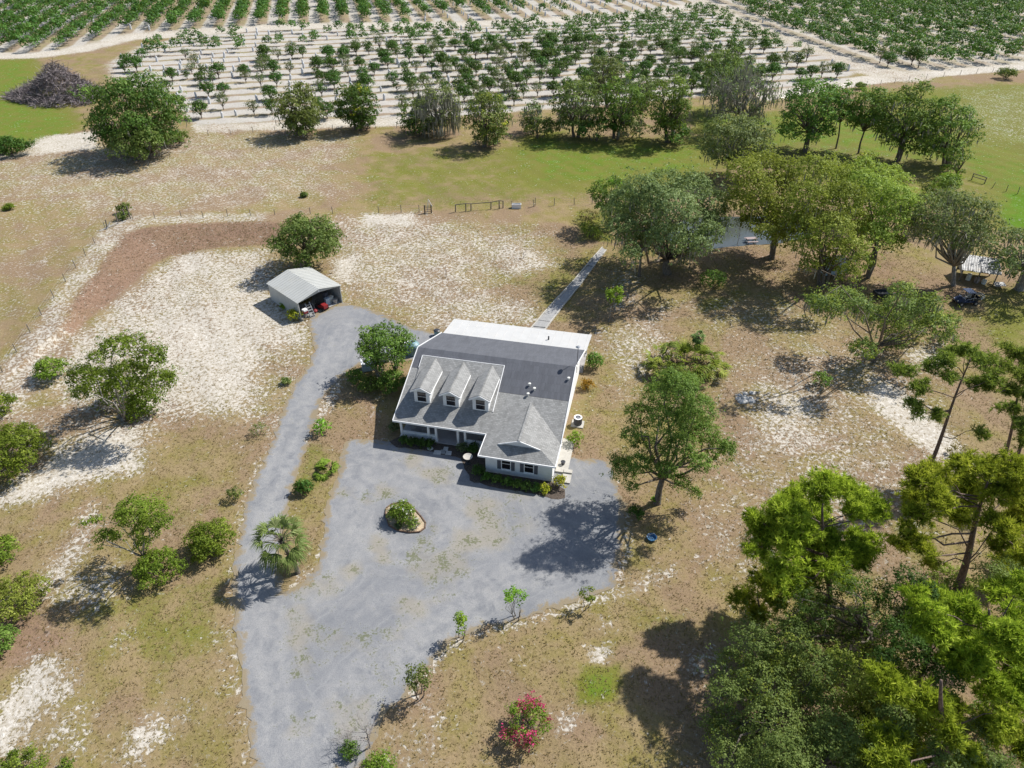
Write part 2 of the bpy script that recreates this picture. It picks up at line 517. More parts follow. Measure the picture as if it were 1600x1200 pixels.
# yard left of the house
paint('sand', [(-60, 660), (-20, 600), (60, 510), (110, 430), (165, 358), (200, 342), (420, 338), (420, 355), (220, 362), (120, 500), (70, 590), (30, 660)], .56, 1.2)
paint('sand', [(112, 528), (250, 410), (320, 395), (425, 385), (440, 450), (480, 500), (486, 545), (440, 620), (390, 660), (270, 650), (130, 650), (60, 600)], .66, 3.5)
paint('sand', [(260, 500), (400, 470), (440, 540), (400, 610), (280, 620)], .82, 7)
paint('sand', [(280, 400), (330, 392), (330, 420), (270, 430)], .8, 2)
paint('sand', [(410, 540), (485, 545), (462, 600), (425, 680), (395, 640)], .42, 2)
paint('sand', [(480, 345), (620, 335), (700, 345), (850, 360), (860, 400), (780, 440), (840, 500), (700, 520), (600, 490), (540, 470), (520, 400)], .54, 6)
paint('sand', [(560, 350), (650, 340), (700, 380), (640, 440), (560, 430)], .58, 5)
paint('sand', [(570, 335), (640, 335), (640, 352), (570, 352)], .85, 1.5)
paint('sand', [(790, 385), (840, 395), (870, 415), (800, 430)], .7, 2)
paint('sand', [(520, 405), (560, 400), (550, 440), (525, 440)], .85, 1.5)
paint('sand', [(660, 490), (830, 470), (840, 505), (720, 500), (640, 520)], .6, 2)
paint('sand', [(20, 640), (160, 640), (260, 655), (260, 700), (140, 700), (30, 720)], .42, 2)
paint('sand', [(-40, 780), (10, 762), (70, 720), (150, 678), (212, 668), (222, 735), (150, 748), (60, 780), (-40, 800)], .90, 2.2)
paint('sand', [(70, 880), (120, 830), (140, 790), (152, 800), (140, 850), (110, 900), (60, 935)], .72, 2.0)
paint('sand', [(60, 930), (180, 870), (200, 920), (140, 960)], .5, 1.5)
paint('sand', [(-40, 1150), (20, 1080), (50, 1035), (90, 1030), (112, 1075), (60, 1115), (30, 1175), (-40, 1190)], .92, 1.8)
paint('sand', [(60, 1110), (140, 1100), (140, 1180), (60, 1190)], .52, 2.0)
paint('sand', [(190, 1200), (200, 1140), (255, 1105), (262, 1150), (215, 1200)], .74, 1.5)
paint('sand', [(255, 1100), (300, 1085), (300, 1130), (260, 1140)], .4, .8)
paint('sand', [(330, 970), (368, 970), (374, 1090), (340, 1080)], .35, .8)
paint('sand', [(170, 980), (210, 970), (220, 1020), (170, 1030)], .35, 1.0)
paint('sand', [(540, 690), (560, 640), (600, 610), (600, 640), (570, 690)], .25, .8)
paint('sand', [(500, 600), (540, 590), (520, 640), (490, 680)], .6, .6)
# right yard
paint('sand', [(930, 520), (1040, 480), (1060, 560), (1000, 600), (960, 640), (930, 600)], .50, 3)
paint('sand', [(870, 590), (960, 560), (960, 710), (890, 715)], .16, 2)
paint('sand', [(1120, 560), (1300, 500), (1460, 590), (1500, 700), (1400, 860), (1180, 900), (1110, 780), (1140, 650)], .42, 6)
paint('sand', [(1195, 620), (1265, 612), (1270, 690), (1200, 690)], .72, 3.5)
paint('sand', [(1365, 590), (1410, 612), (1500, 695), (1560, 735), (1500, 735), (1430, 690), (1360, 625)], .88, 1.2)
paint('sand', [(1420, 540), (1480, 530), (1480, 580), (1420, 580)], .6, 1.5)
paint('sand', [(1040, 470), (1250, 460), (1290, 520), (1120, 530)], .36, 3)
paint('sand', [(960, 420), (1010, 420), (1000, 480), (950, 490)], .4, 2)
paint('sand', [(960, 930), (1000, 895), (1060, 880), (1060, 905), (960, 940)], .5, .8)
paint('sand', [(1100, 800), (1180, 780), (1200, 900), (1100, 880)], .36, 3)
paint('sand', [(917, 1012), (950, 1008), (952, 1035), (922, 1035)], .85, .6)
paint('sand', [(935, 960), (960, 965), (960, 985), (935, 980)], .5, .6)
paint('sand', [(1070, 1020), (1120, 1005), (1120, 1050), (1080, 1060)], .55, 1)
paint('sand', [(600, 1140), (680, 1070), (700, 1120), (690, 1215), (570, 1215)], .36, 1.2)
paint('sand', [(872, 1110), (905, 1110), (900, 1150), (872, 1150)], .6, .7)
paint('sand', [(760, 985), (960, 922), (970, 935), (800, 985)], .5, .5)
paint('sand', [(446, 920), (490, 880), (505, 850), (508, 890), (470, 925)], .55, .3)
stroke('sand', [(640, 1085), (668, 1045), (700, 1012), (735, 993), (800, 972), (880, 949), (960, 922), (976, 865), (980, 800)], .9, .55, .5)
stroke('sand', [(392, 1215), (377, 1090), (364, 965), (359, 910), (366, 860), (378, 800), (398, 740), (422, 690), (438, 640)], .7, .5, .5)
# greens in the yard
paint('green', [(905, 1040), (968, 1038), (965, 1095), (905, 1100)], 1.05, .9)
paint('green', [(240, 770), (310, 720), (350, 760), (300, 850), (260, 840)], .32, 2)
paint('green', [(455, 760), (475, 700), (500, 690), (530, 720), (515, 760), (470, 790)], .5, 1)
paint('green', [(110, 940), (370, 880), (368, 1010), (250, 1070), (130, 1010)], .45, 3)
paint('green', [(840, 420), (890, 405), (930, 400), (900, 450), (845, 500)], .5, 1.5)
paint('green', [(730, 400), (900, 370), (880, 410), (760, 440)], .3, 3)
paint('green', [(780, 420), (860, 425), (860, 460), (790, 450)], .4, 2)
paint('green', [(890, 600), (970, 600), (960, 700), (900, 710)], .28, 2)
paint('green', [(1080, 440), (1300, 450), (1560, 480), (1640, 540), (1640, 570), (1480, 520), (1250, 500), (1090, 490)], .35, 4)
paint('green', [(1530, 440), (1640, 440), (1640, 570), (1550, 540)], .7, 3)
paint('green', [(1090, 465), (1130, 465), (1130, 485), (1090, 485)], .7, 1)
paint('green', [(980, 950), (1100, 930), (1100, 1010), (1000, 1010)], .34, 2)
paint('green', [(1360, 800), (1460, 800), (1500, 900), (1400, 900)], .4, 2)
paint('green', [(760, 960), (960, 940), (1000, 1000), (800, 1030)], .15, 2)
paint('green', [(690, 1100), (780, 1040), (780, 1200), (700, 1200)], .16, 2)
paint('green', [(900, 330), (960, 330), (960, 380), (905, 375)], .7, 1.5)
# red-brown
CH['red'][:] = np.maximum(CH['red'], .72 * smooth(1.0, -1.0, sdist(BANK, GP)))
CH['sand'][:] = CH['sand'] * (1 - smooth(1.0, -1.6, sdist(BANK, GP))) + .20 * smooth(1.0, -1.6, sdist(BANK, GP))
paint('red', [(120, 695), (180, 672), (240, 640), (262, 610), (285, 630), (240, 670), (150, 705)], .75, .8)
paint('red', [(200, 640), (320, 640), (330, 690), (220, 700)], .25, 1.5)
paint('red', [(0, 960), (60, 960), (110, 990), (60, 1060), (0, 1050)], .5, 1)
paint('red', [(540, 430), (610, 425), (600, 470), (545, 470)], .35, 1)
paint('red', [(1060, 395), (1240, 385), (1420, 400), (1440, 460), (1200, 450), (1070, 440)], .40, 3)
paint('red', [(545, 620), (600, 600), (585, 690), (540, 690)], .35, .6)
paint('red', [(1000, 830), (1100, 810), (1100, 880), (1000, 900)], .22, 2)
paint('red', [(1160, 240), (1300, 240), (1340, 262), (1160, 280)], .4, 3)
paint('red', [(1100, 980), (1340, 900), (1600, 900), (1640, 1220), (1080, 1220)], .35, 3)
paint('red', [(1060, 600), (1300, 560), (1480, 640), (1420, 860), (1200, 900), (1080, 860)], .32, 8)
paint('red', [(-40, 330), (150, 330), (120, 420), (-40, 500)], .3, 8)
paint('red', [(240, 225), (520, 230), (560, 300), (300, 320)], .26, 8)
paint('red', [(1040, 880), (1180, 860), (1200, 980), (1060, 1000)], .22, 3)
# under the gravel and the house
CH['sand'][:] = np.where(sdist(DRIVE, GP) < 0, .3, CH['sand'])

gz = gh(GP)
nx, ny = len(xs), len(ys)
I = np.arange(NV).reshape(ny, nx)
quads = np.stack([I[:-1, :-1], I[:-1, 1:], I[1:, 1:], I[1:, :-1]], -1).reshape(-1, 4)
gme = bpy.data.meshes.new('ground')
gme.vertices.add(NV)
gme.vertices.foreach_set('co', np.column_stack([GP, gz]).astype(np.float32).ravel())
gme.loops.add(quads.size); gme.loops.foreach_set('vertex_index', quads.astype(np.int32).ravel())
gme.polygons.add(len(quads)); gme.polygons.foreach_set('loop_start', np.arange(0, quads.size, 4, dtype=np.int32))
gme.polygons.foreach_set('use_smooth', np.ones(len(quads), bool))
for k, a in CH.items():
    at = gme.attributes.new(k, 'FLOAT', 'POINT'); at.data.foreach_set('value', a.astype(np.float32))
gme.update(calc_edges=True)

def ground_material():
    m, nt, p = newmat('dry_pasture_and_sand')
    co = N(nt, 'ShaderNodeTexCoord').outputs['Object']
    n1 = noise(nt, co, 2.5, 8, .70, .6)
    nb = noise(nt, co, .11, 5, .6, .5)
    nc = noise(nt, co, .32, 6, .65)
    nf = noise(nt, co, 4.5, 5, .75)
    sand = attr(nt, 'sand'); green = attr(nt, 'green'); red = attr(nt, 'red')
    sp = mth(nt, 'MULTIPLY_ADD', mth(nt, 'SUBTRACT', n1, .5), 2.6, sand)
    sp = mth(nt, 'MULTIPLY_ADD', mth(nt, 'SUBTRACT', nc, .5), .75, sp)
    sp = mth(nt, 'MULTIPLY_ADD', mth(nt, 'SUBTRACT', nf, .5), .7, sp)
    sf = ramp(nt, sp, .36, .74)
    # grove stripes
    wig = mth(nt, 'MULTIPLY', mth(nt, 'SUBTRACT', nc, .5), .5)
    for ph, msk, lo, hi in (('phasea', 'grovea', -.5, .5), ('phaseb', 'groveb', .25, .95)):
        cs = mth(nt, 'COSINE', mth(nt, 'MULTIPLY', mth(nt, 'ADD', attr(nt, ph), mth(nt, 'MULTIPLY', wig, .5)), 2 * math.pi))
        cs = mth(nt, 'MULTIPLY_ADD', mth(nt, 'SUBTRACT', n1, .5), 1.4, cs)
        st = ramp(nt, cs, hi, lo, .2, 1)
        k = attr(nt, msk)
        one = mth(nt, 'SUBTRACT', 1, k)
        sf = mth(nt, 'ADD', mth(nt, 'MULTIPLY', sf, one), mth(nt, 'MULTIPLY', mth(nt, 'MULTIPLY', st, k), mth(nt, 'MULTIPLY_ADD', sf, .65, .33)))
    tan_, olive, brown = (.262, .198, .106), (.200, .170, .052), (.236, .166, .104)
    g = mixc(nt, ramp(nt, nc, .38, .62), tan_, olive)
    g = mixc(nt, ramp(nt, nb, .44, .60), g, brown)
    g = mixc(nt, ramp(nt, nf, .45, .72, 0, .55), g, (.32, .245, .135))
    gm = mth(nt, 'MULTIPLY_ADD', mth(nt, 'SUBTRACT', nc, .5), 1.2, green)
    gm = mth(nt, 'MULTIPLY_ADD', mth(nt, 'SUBTRACT', n1, .5), .7, gm)
    g = mixc(nt, ramp(nt, gm, .22, .75, 0, .85), g, (.140, .155, .022))
    g = mixc(nt, ramp(nt, gm, .80, 1.3), g, (.090, .180, .010))
    rm = mth(nt, 'MULTIPLY_ADD', mth(nt, 'SUBTRACT', n1, .5), 1.0, red)
    g = mixc(nt, ramp(nt, rm, .15, .75, 0, .9), g, (.235, .150, .105))
    g = mixc(nt, ramp(nt, mth(nt, 'MULTIPLY', rm, nf), .38, .62, 0, .5), g, (.33, .235, .17))
    g = mixc(nt, ramp(nt, nf, .48, .30, 0, .55), g, (.085, .065, .032))
    s = mixc(nt, ramp(nt, n1, .35, .7), (.415, .372, .302), (.54, .50, .435))
    s = mixc(nt, ramp(nt, sp, .9, 1.3), s, (.62, .59, .535))
    s = mixc(nt, ramp(nt, nf, .48, .30, 0, .55), s, (.29, .245, .18))
    s = mixc(nt, mth(nt, 'MULTIPLY', mth(nt, 'ADD', attr(nt, 'grovea'), attr(nt, 'groveb'), clamp=True), .75), s, (.425, .408, .38))
    c = mixc(nt, sf, g, s)
    nt.links.new(c, p.inputs['Base Color'])
    p.inputs['Roughness'].default_value = 1.0
    p.inputs['Specular IOR Level'].default_value = .1
    bn = N(nt, 'ShaderNodeBump'); bn.inputs['Strength'].default_value = .9; bn.inputs['Distance'].default_value = .12
    hgt = mth(nt, 'ADD', mth(nt, 'MULTIPLY', n1, .8), mth(nt, 'MULTIPLY', nf, .5))
    hgt = mth(nt, 'MULTIPLY_ADD', sf, -.35, hgt)
    nt.links.new(hgt, bn.inputs['Height']); nt.links.new(bn.outputs[0], p.inputs['Normal'])
    return m
gme.materials.append(ground_material())
tag(link('ground', gme), kind='structure')

# ------------------------------------------------------------------ driveway sheet
def densify(poly, step, jit, rng):
    out = []
    n = len(poly)
    for i in range(n):
        a, b = poly[i], poly[(i + 1) % n]
        L = np.hypot(*(b - a)); k = max(1, int(L / step))
        nrm = np.array([-(b - a)[1], (b - a)[0]]) / max(L, 1e-6)
        for j in range(k):
            out.append(a + (b - a) * j / k + nrm * (rng.normal() * jit if j else 0))
    return np.array(out)

def sheet(name, poly, z, step, mat, chans, jit=.1, seed=3):
    rng = np.random.default_rng(seed)
    ring = densify(poly, .45, jit, rng)
    lo, hi = poly.min(0), poly.max(0)
    gx, gy = np.meshgrid(np.arange(lo[0], hi[0], step), np.arange(lo[1], hi[1], step))
    Q = np.stack([gx.ravel(), gy.ravel()], 1)
    Q = Q[sdist(ring, Q) < -.3]
    allp = [Vector(p) for p in np.concatenate([ring, Q])]
    k = len(ring)
    vs, es, fs, *_ = delaunay_2d_cdt(allp, [(i, (i + 1) % k) for i in range(k)], [], 0, 1e-5)
    Vn = np.array([[v.x, v.y] for v in vs])
    F = np.array([f for f in fs if len(f) == 3])
    cen = Vn[F].mean(1)
    F = F[sdist(ring, cen) < 0]
    a, b, c = Vn[F[:, 0]], Vn[F[:, 1]], Vn[F[:, 2]]
    cr = (b - a)[:, 0] * (c - a)[:, 1] - (b - a)[:, 1] * (c - a)[:, 0]
    F = np.where((cr < 0)[:, None], F[:, ::-1], F)
    me = bpy.data.meshes.new(name)
    me.from_pydata([(p[0], p[1], z) for p in Vn], [], [tuple(map(int, f)) for f in F])
    for kx, fn in chans.items():
        at = me.attributes.new(kx, 'FLOAT', 'POINT'); at.data.foreach_set('value', fn(Vn).astype(np.float32))
    me.materials.append(mat)
    return tag(link(name, me), kind='structure')

def blob(pts, r, val):
    C = gp(pts)
    def f(P):
        o = np.zeros(len(P))
        for c in C:
            o = np.maximum(o, val * np.exp(-((P - c) ** 2).sum(1) / r ** 2))
        return o
    return f
WEEDS = [([(660, 860), (668, 880), (650, 885), (690, 875), (700, 890), (672, 895), (715, 880), (725, 850), (750, 800), (770, 815), (775, 840), (760, 790), (745, 790)], 1.5, .62),
         ([(645, 865), (655, 870), (600, 872), (575, 780), (605, 770), (595, 765), (680, 745), (693, 752), (640, 720), (645, 713), (676, 826), (550, 890), (672, 742), (690, 735), (700, 748), (662, 842), (590, 850), (540, 770), (720, 870), (735, 845)], 1.0, .64),
         ([(460, 960), (475, 975), (465, 1000), (480, 1030), (470, 1050), (500, 990), (520, 995), (540, 1000), (580, 1000), (590, 1025), (600, 1060), (610, 990)], 1.5, .50),
         ([(620, 960), (635, 945), (650, 955), (690, 930), (700, 920), (520, 920), (510, 910), (490, 915), (460, 930)], 1.2, .46),
         ([(545, 1110), (560, 1120), (535, 1100), (570, 1100), (465, 1130), (540, 1150)], 1.3, .52), ([(800, 800), (810, 770), (820, 820), (790, 830)], 1.6, .40)]
def weedf(P):
    o = np.zeros(len(P))
    for b in WEEDS: o = np.maximum(o, blob(*b)(P))
    return o
TRACKS = [gp(t) for t in ([(405, 1200), (395, 1050), (393, 930), (405, 830), (440, 710), (480, 620), (520, 560), (540, 510)], [(440, 1200), (425, 1050), (420, 930), (425, 830), (455, 720)],
                          [(560, 800), (580, 760), (630, 745), (680, 760), (715, 800), (700, 850), (640, 870), (580, 850), (560, 800)], [(530, 800), (560, 730), (640, 700), (740, 760), (760, 840)],
                          [(470, 1180), (560, 1060), (640, 990), (690, 945), (740, 920), (860, 890)], [(500, 1190), (600, 1050), (680, 990), (760, 945)], [(450, 960), (530, 900), (560, 830)])]
def trackf(P):
    o = np.zeros(len(P))
    for t in TRACKS:
        d = ldist(t, P)
        o = np.maximum(o, np.exp(-((d - .75) / .45) ** 2))
    return o
def drive_material():
    m, nt, p = newmat('grey_gravel')
    co = N(nt, 'ShaderNodeTexCoord').outputs['Object']
    nf = noise(nt, co, 14, 4, .75); n1 = noise(nt, co, .9, 7, .68, .5); nb = noise(nt, co, .16, 4, .6)
    vo = N(nt, 'ShaderNodeTexVoronoi'); vo.inputs['Scale'].default_value = 22; nt.links.new(co, vo.inputs['Vector'])
    c = mixc(nt, ramp(nt, nb, .35, .65), (.195, .201, .211), (.243, .246, .251))
    c = mixc(nt, ramp(nt, n1, .42, .70, 0, .6), c, (.30, .295, .285))
    c = mixc(nt, ramp(nt, n1, .44, .28, 0, .5), c, (.125, .132, .148))
    tr = mth(nt, 'MULTIPLY', attr(nt, 'track'), ramp(nt, n1, .3, .6))
    cv = N(nt, 'ShaderNodeCombineXYZ'); nt.links.new(mth(nt, 'MULTIPLY_ADD', n1, .45, mth(nt, 'MULTIPLY_ADD', nb, 3.0, attr(nt, 'lane'))), cv.inputs[0])
    stk = noise(nt, cv.outputs[0], 1.5, 6, .75)
    c = mixc(nt, ramp(nt, stk, .50, .70, 0, .6), c, (.33, .33, .32))
    c = mixc(nt, ramp(nt, stk, .48, .34, 0, .55), c, (.125, .135, .155))
    c = mixc(nt, mth(nt, 'MULTIPLY', tr, .75), c, (.33, .325, .315))
    c = mixc(nt, ramp(nt, nf, .55, .36, 0, .5), c, (.13, .135, .15))
    c = mixc(nt, ramp(nt, vo.outputs['Distance'], .0, .35, .3, 0), c, (.44, .44, .43))
    ed = attr(nt, 'edge')
    we = mth(nt, 'MULTIPLY_ADD', mth(nt, 'SUBTRACT', n1, .5), 2.6, attr(nt, 'weed'))
    we = mth(nt, 'MULTIPLY_ADD', mth(nt, 'SUBTRACT', noise(nt, co, 4.5, 5, .75), .5), 2.6, we)
    c = mixc(nt, ramp(nt, mth(nt, 'MULTIPLY_ADD', mth(nt, 'SUBTRACT', nb, .5), 2.0, attr(nt, 'weed')), .2, .7, 0, .55), c, (.29, .255, .19))
    c = mixc(nt, ramp(nt, we, .50, .82, 0, .75), c, (.105, .118, .050))
    e = mth(nt, 'MULTIPLY_ADD', mth(nt, 'SUBTRACT', n1, .5), 2.2, ed)
    c = mixc(nt, ramp(nt, e, .55, .95, 0, .8), c, (.24, .185, .10))
    nt.links.new(c, p.inputs['Base Color'])
    p.inputs['Roughness'].default_value = .95; p.inputs['Specular IOR Level'].default_value = .2
    bn = N(nt, 'ShaderNodeBump'); bn.inputs['Strength'].default_value = .5; bn.inputs['Distance'].default_value = .04
    nt.links.new(mth(nt, 'ADD', nf, n1), bn.inputs['Height']); nt.links.new(bn.outputs[0], p.inputs['Normal'])
    return m
sheet('driveway', DRIVE, .02, .8, drive_material(), {'weed': weedf, 'track': trackf, 'lane': lambda P: np.min([ldist(t, P) for t in TRACKS], axis=0), 'edge': lambda P: smooth(-1.5, .1, sdist(DRIVE, P))}, .17)

# pond
wm, wnt, wp = newmat('pond_water')
wp.inputs['Base Color'].default_value = (.07, .08, .075, 1)
wp.inputs['Roughness'].default_value = .07
wbn = N(wnt, 'ShaderNodeBump'); wbn.inputs['Strength'].default_value = .12
wnt.links.new(noise(wnt, N(wnt, 'ShaderNodeTexCoord').outputs['Object'], 1.5, 3), wbn.inputs['Height']); wnt.links.new(wbn.outputs[0], wp.inputs['Normal'])
pc = POND.mean(0)
sheet('pond_water', pc + (POND - pc) * 1.06, -.22, 3.0, wm, {}, .15)

# concrete walk from the rear porch to the pond
wk = [G(824, 520), G(941, 388), G(947, 392), G(847, 522)]
mbw = MB()
L0, L1, R0, R1 = (Vector(p) for p in (wk[0], wk[1], wk[3], wk[2]))
root = tag(empty('walkway', ((L0 + R0) / 2)), kind='structure')
nslab = 17
for i in range(nslab):
    a, b = i / nslab + .0007, (i + 1) / nslab - .0007
    q = [L0.lerp(L1, a), R0.lerp(R1, a), R0.lerp(R1, b), L0.lerp(L1, b)]
    hm = max(gh(np.array([[p.x, p.y] for p in q]))) + .05
    mb = MB().slab([(p.x - root.location.x, p.y - root.location.y, hm + .006 * ((i * 7) % 3)) for p in q], .25)
    mb.obj('concrete_slab', M['concrete'], root)
for (p0, p1) in ((L0, L1), (R0, R1)):
    mb = MB()
    for i in range(nslab):
        a_, b_ = p0.lerp(p1, i / nslab), p0.lerp(p1, (i + 1) / nslab)
        ha, hb = (float(gh(np.array([[p.x, p.y]]))[0]) + .07 for p in (a_, b_))
        mb.bar((a_.x - root.location.x, a_.y - root.location.y, ha), (b_.x - root.location.x, b_.y - root.location.y, hb), .16, .25)
    mb.obj('edging', M['paleconc'], root)

# ------------------------------------------------------------------ house
H = empty('house', (HO[0], HO[1], 0), -HOUSE_A, 'white single storey house with three dormers and half shingled half dark felt roof', 'house')
K = .372
def mz(v): return 2.6 + K * v                # front slope of the main roof
RZ, RV = mz(8.6), 8.6
def rz_(v): return RZ - K * (v - RV)         # rear slope
UL, UR = -.1, 16.95
# walls
mb = MB()
mb.box((10.1, -2.65, 0), (16.6, 2.55, 2.52))
mb.box((.35, 2.6, 0), (16.6, 15.7, 2.55))
mb.slab([(16.6, 2.6, 2.55), (16.6, 15.7, 2.55), (16.6, 15.7, rz_(15.7) - .14), (16.6, RV, RZ - .16), (16.6, 2.6, mz(2.6) - .16)], .2)
mb.slab([(.35, 2.6, 2.55), (.35, 2.6, mz(2.6) - .16), (.35, RV, RZ - .16), (.35, 15.7, rz_(15.7) - .14), (.35, 15.7, 2.55)], .2)
mb.obj('wall', M['white'], H)
# lap siding boards on the walls in view
for k in range(12):
    z = .12 + k * .2
    MB().bar((16.615, -2.6, z), (16.615, 15.65, z), .03, .17).obj('siding_board', M['trim'] if k % 3 else M['white'], H)
# roofs
s = MB()
sh_poly = [(UL, -.08), (UR, -.08), (UR, 4.6), (.75, 4.6), (.75, 6.1), (UL, 6.1)]
s.slab([(u, v, mz(v)) for u, v in sh_poly], .13)
s.obj('shingle_roof', M['shingle'], H)
s = MB().slab([(u, v, mz(v) - .006) for u, v in [(UL, 6.13), (.78, 6.13), (.78, 4.63), (UR, 4.63), (UR, RV), (UL, RV)]], .12)
s.obj('felt_roof', M['felt'], H)
s = MB().slab([(UL, RV, RZ - .006), (UR, RV, RZ - .006), (UR + .15, 16.1, rz_(16.1)), (UL + .2, 16.1, rz_(16.1))], .12)
s.obj('rear_felt_roof', M['felt'], H)
pr = MB()
z0, z1 = rz_(16.1) + .03, 2.5
pr.slab([(.25, 15.95, z0), (17.25, 15.95, z0), (17.35, 20.25, z1), (.35, 20.25, z1)], .1)
wr = pr.obj('porch_roof', M['whitemetal'], H)
for i in range(18):
    u0 = .6 + i * .96
    MB().bar((u0, 15.97, z0 + .012), (u0 + .08, 20.23, z1 + .012), .04, .03).obj('roof_seam', M['whitemetal'], wr)
MB().tube([(12.6, 17.6, z0 - .3), (12.6, 17.6, z0 + .25)], .09, 8).obj('vent_pipe', M['dark'], wr)
# raised shingled section carrying the dormers
def sz(v): return 3.47 + (5.56 - 3.47) / (7.5 - 2.3) * (v - 2.3)
s = MB().slab([(.78, 2.3, sz(2.3) + .02), (9.62, 2.3, sz(2.3) + .02), (9.62, 7.5, sz(7.5)), (.78, 7.5, sz(7.5))], .3)
ro = s.obj('raised_roof', M['shingle'], H)
t = MB()
t.bar((9.66, 2.3, sz(2.3)), (9.66, 7.55, sz(7.5) - .02), .06, .12)
t.bar((.75, 7.55, sz(7.5) - .02), (9.69, 7.55, sz(7.5) - .02), .05, .09)
t.bar((.74, 6.1, mz(6.1) + .06), (.74, 7.5, sz(7.5) - .02), .06, .14)
t.obj('roof_edge_trim', M['trim'], ro)
# fascias
f = MB()
f.bar((UL - .05, -.12, 2.53), (9.6, -.12, 2.53), .06, .2)
f.bar((UL - .03, -.1, mz(-.1) - .03), (UL - .03, RV, RZ - .03), .07, .2)
f.bar((UL - .03, RV, RZ - .03), (UL + .17, 16.1, rz_(16.1) - .03), .07, .2)
f.bar((UR + .03, .1, mz(.1) - .03), (UR + .03, RV, RZ - .03), .07, .2)
f.bar((UR + .03, RV, RZ - .03), (UR + .18, 16.1, rz_(16.1) - .03), .07, .2)
f.bar((9.56, -3.3, 2.53), (9.56, -.1, 2.53), .08, .17)
f.bar((9.55, -3.3, 2.53), (17.0, -3.3, 2.53), .08, .17)
f.bar((17.0, -3.3, 2.53), (17.0, .1, 2.53), .08, .17)
f.obj('fascia', M['trim'], H)
# front wing roof
cu, ez, kz = 13.28, 2.6, .395
wl, wr_ = 9.6, 16.95
def wz(u): return ez + kz * (min(u - wl, wr_ - u))
RZW = wz(cu) ; RVW = (RZW - 2.6) / K
gL, gR, gv, gz2 = 11.25, 15.3, -1.95, wz(11.25)
w = MB()
w.slab([(wl, -3.25, ez + .01), (gL, gv, gz2 + .01), (cu, -2.1, RZW + .01), (cu, RVW, RZW + .01), (wl, .0, ez + .01)], .1)
wo = w.obj('wing_roof', M['shingle'], H)
w = MB().slab([(wr_, -3.25, ez + .01), (wr_, 0, ez + .01), (cu, RVW, RZW + .01), (cu, -2.1, RZW + .01), (gR, gv, gz2 + .01)], .1)
w.obj('wing_roof', M['shingle'], H)
w = MB().slab([(wl, -3.25, ez), (wr_, -3.25, ez), (gR, gv, gz2), (gL, gv, gz2)], .1)
w.obj('hip_roof', M['shingle'], H)
w = MB().slab([(gL, -1.9, gz2 - .05), (gR, -1.9, gz2 - .05), (cu, -1.9, RZW - .08)], .1)
w.obj('gablet_wall', M['white'], H)
w = MB()
w.bar((gL, -2.02, gz2 - .03), (cu, -2.12, RZW - .05), .06, .14); w.bar((cu, -2.12, RZW - .05), (gR, -2.02, gz2 - .03), .06, .14)
w.obj('gablet_trim', M['trim'], H)
MB().bar((cu, -2.1, RZW + .03), (cu, RVW, RZW + .03), .24, .05).obj('ridge_cap', M['shingle'], H)
# dormers
def dormer(uc):
    v0, zb, zt, za = 2.3, 3.35, 4.93, 5.5
    b = MB()
    u0, u1 = uc - .82, uc + .82
    b.box((u0, v0, zb), (u1, v0 + 3.4, zt))
    b.slab([(u0, v0 + .001, zt), (u1, v0 + .001, zt), (uc, v0 + .001, za - .12)], .1)
    d = b.obj('dormer', M['white'], H)
    r = MB()
    vb = 7.3
    el, er, zE = uc - 1.06, uc + 1.06, 4.95
    ve = 2.3 + (zE + .02 - 3.47) / ((5.56 - 3.47) / 5.2)
    r.slab([(el, 2.02, zE), (uc, 2.02, za), (uc, vb, za), (el, ve, zE)][::-1], .08)
    r.slab([(er, 2.02, zE), (er, ve, zE), (uc, vb, za), (uc, 2.02, za)][::-1], .08)
    r.obj('dormer_roof', M['shingle'], d)
    t = MB()
    t.bar((el - .03, 1.98, zE - .06), (uc, 1.98, za - .05), .07, .15); t.bar((uc, 1.98, za - .05), (er + .03, 1.98, zE - .06), .07, .15)
    t.bar((el - .03, 2.0, zE - .06), (el - .03, ve, zE - .06), .06, .13); t.bar((er + .03, 2.0, zE - .06), (er + .03, ve, zE - .06), .06, .13)
    t.obj('dormer_trim', M['trim'], d)
    t = MB()
    for (a, c) in (((uc - .52, 3.55), (uc - .46, 4.85)), ((uc + .46, 3.55), (uc + .52, 4.85)), ((uc - .46, 3.55), (uc + .46, 3.62)), ((uc - .46, 4.79), (uc + .46, 4.85))):
        t.box((a[0], v0 - .05, a[1]), (c[0], v0 - .002, c[1]))
    t.box((uc - .46, v0 - .04, 4.18), (uc + .46, v0 - .025, 4.22))
    t.obj('window_frame', M['trim'], d)
    MB().box((uc - .46, v0 - .02, 3.62), (uc + .46, v0 - .003, 4.79)).obj('window_pane', M['glass'], d)
for uc in (2.28, 5.33, 8.4): dormer(uc)
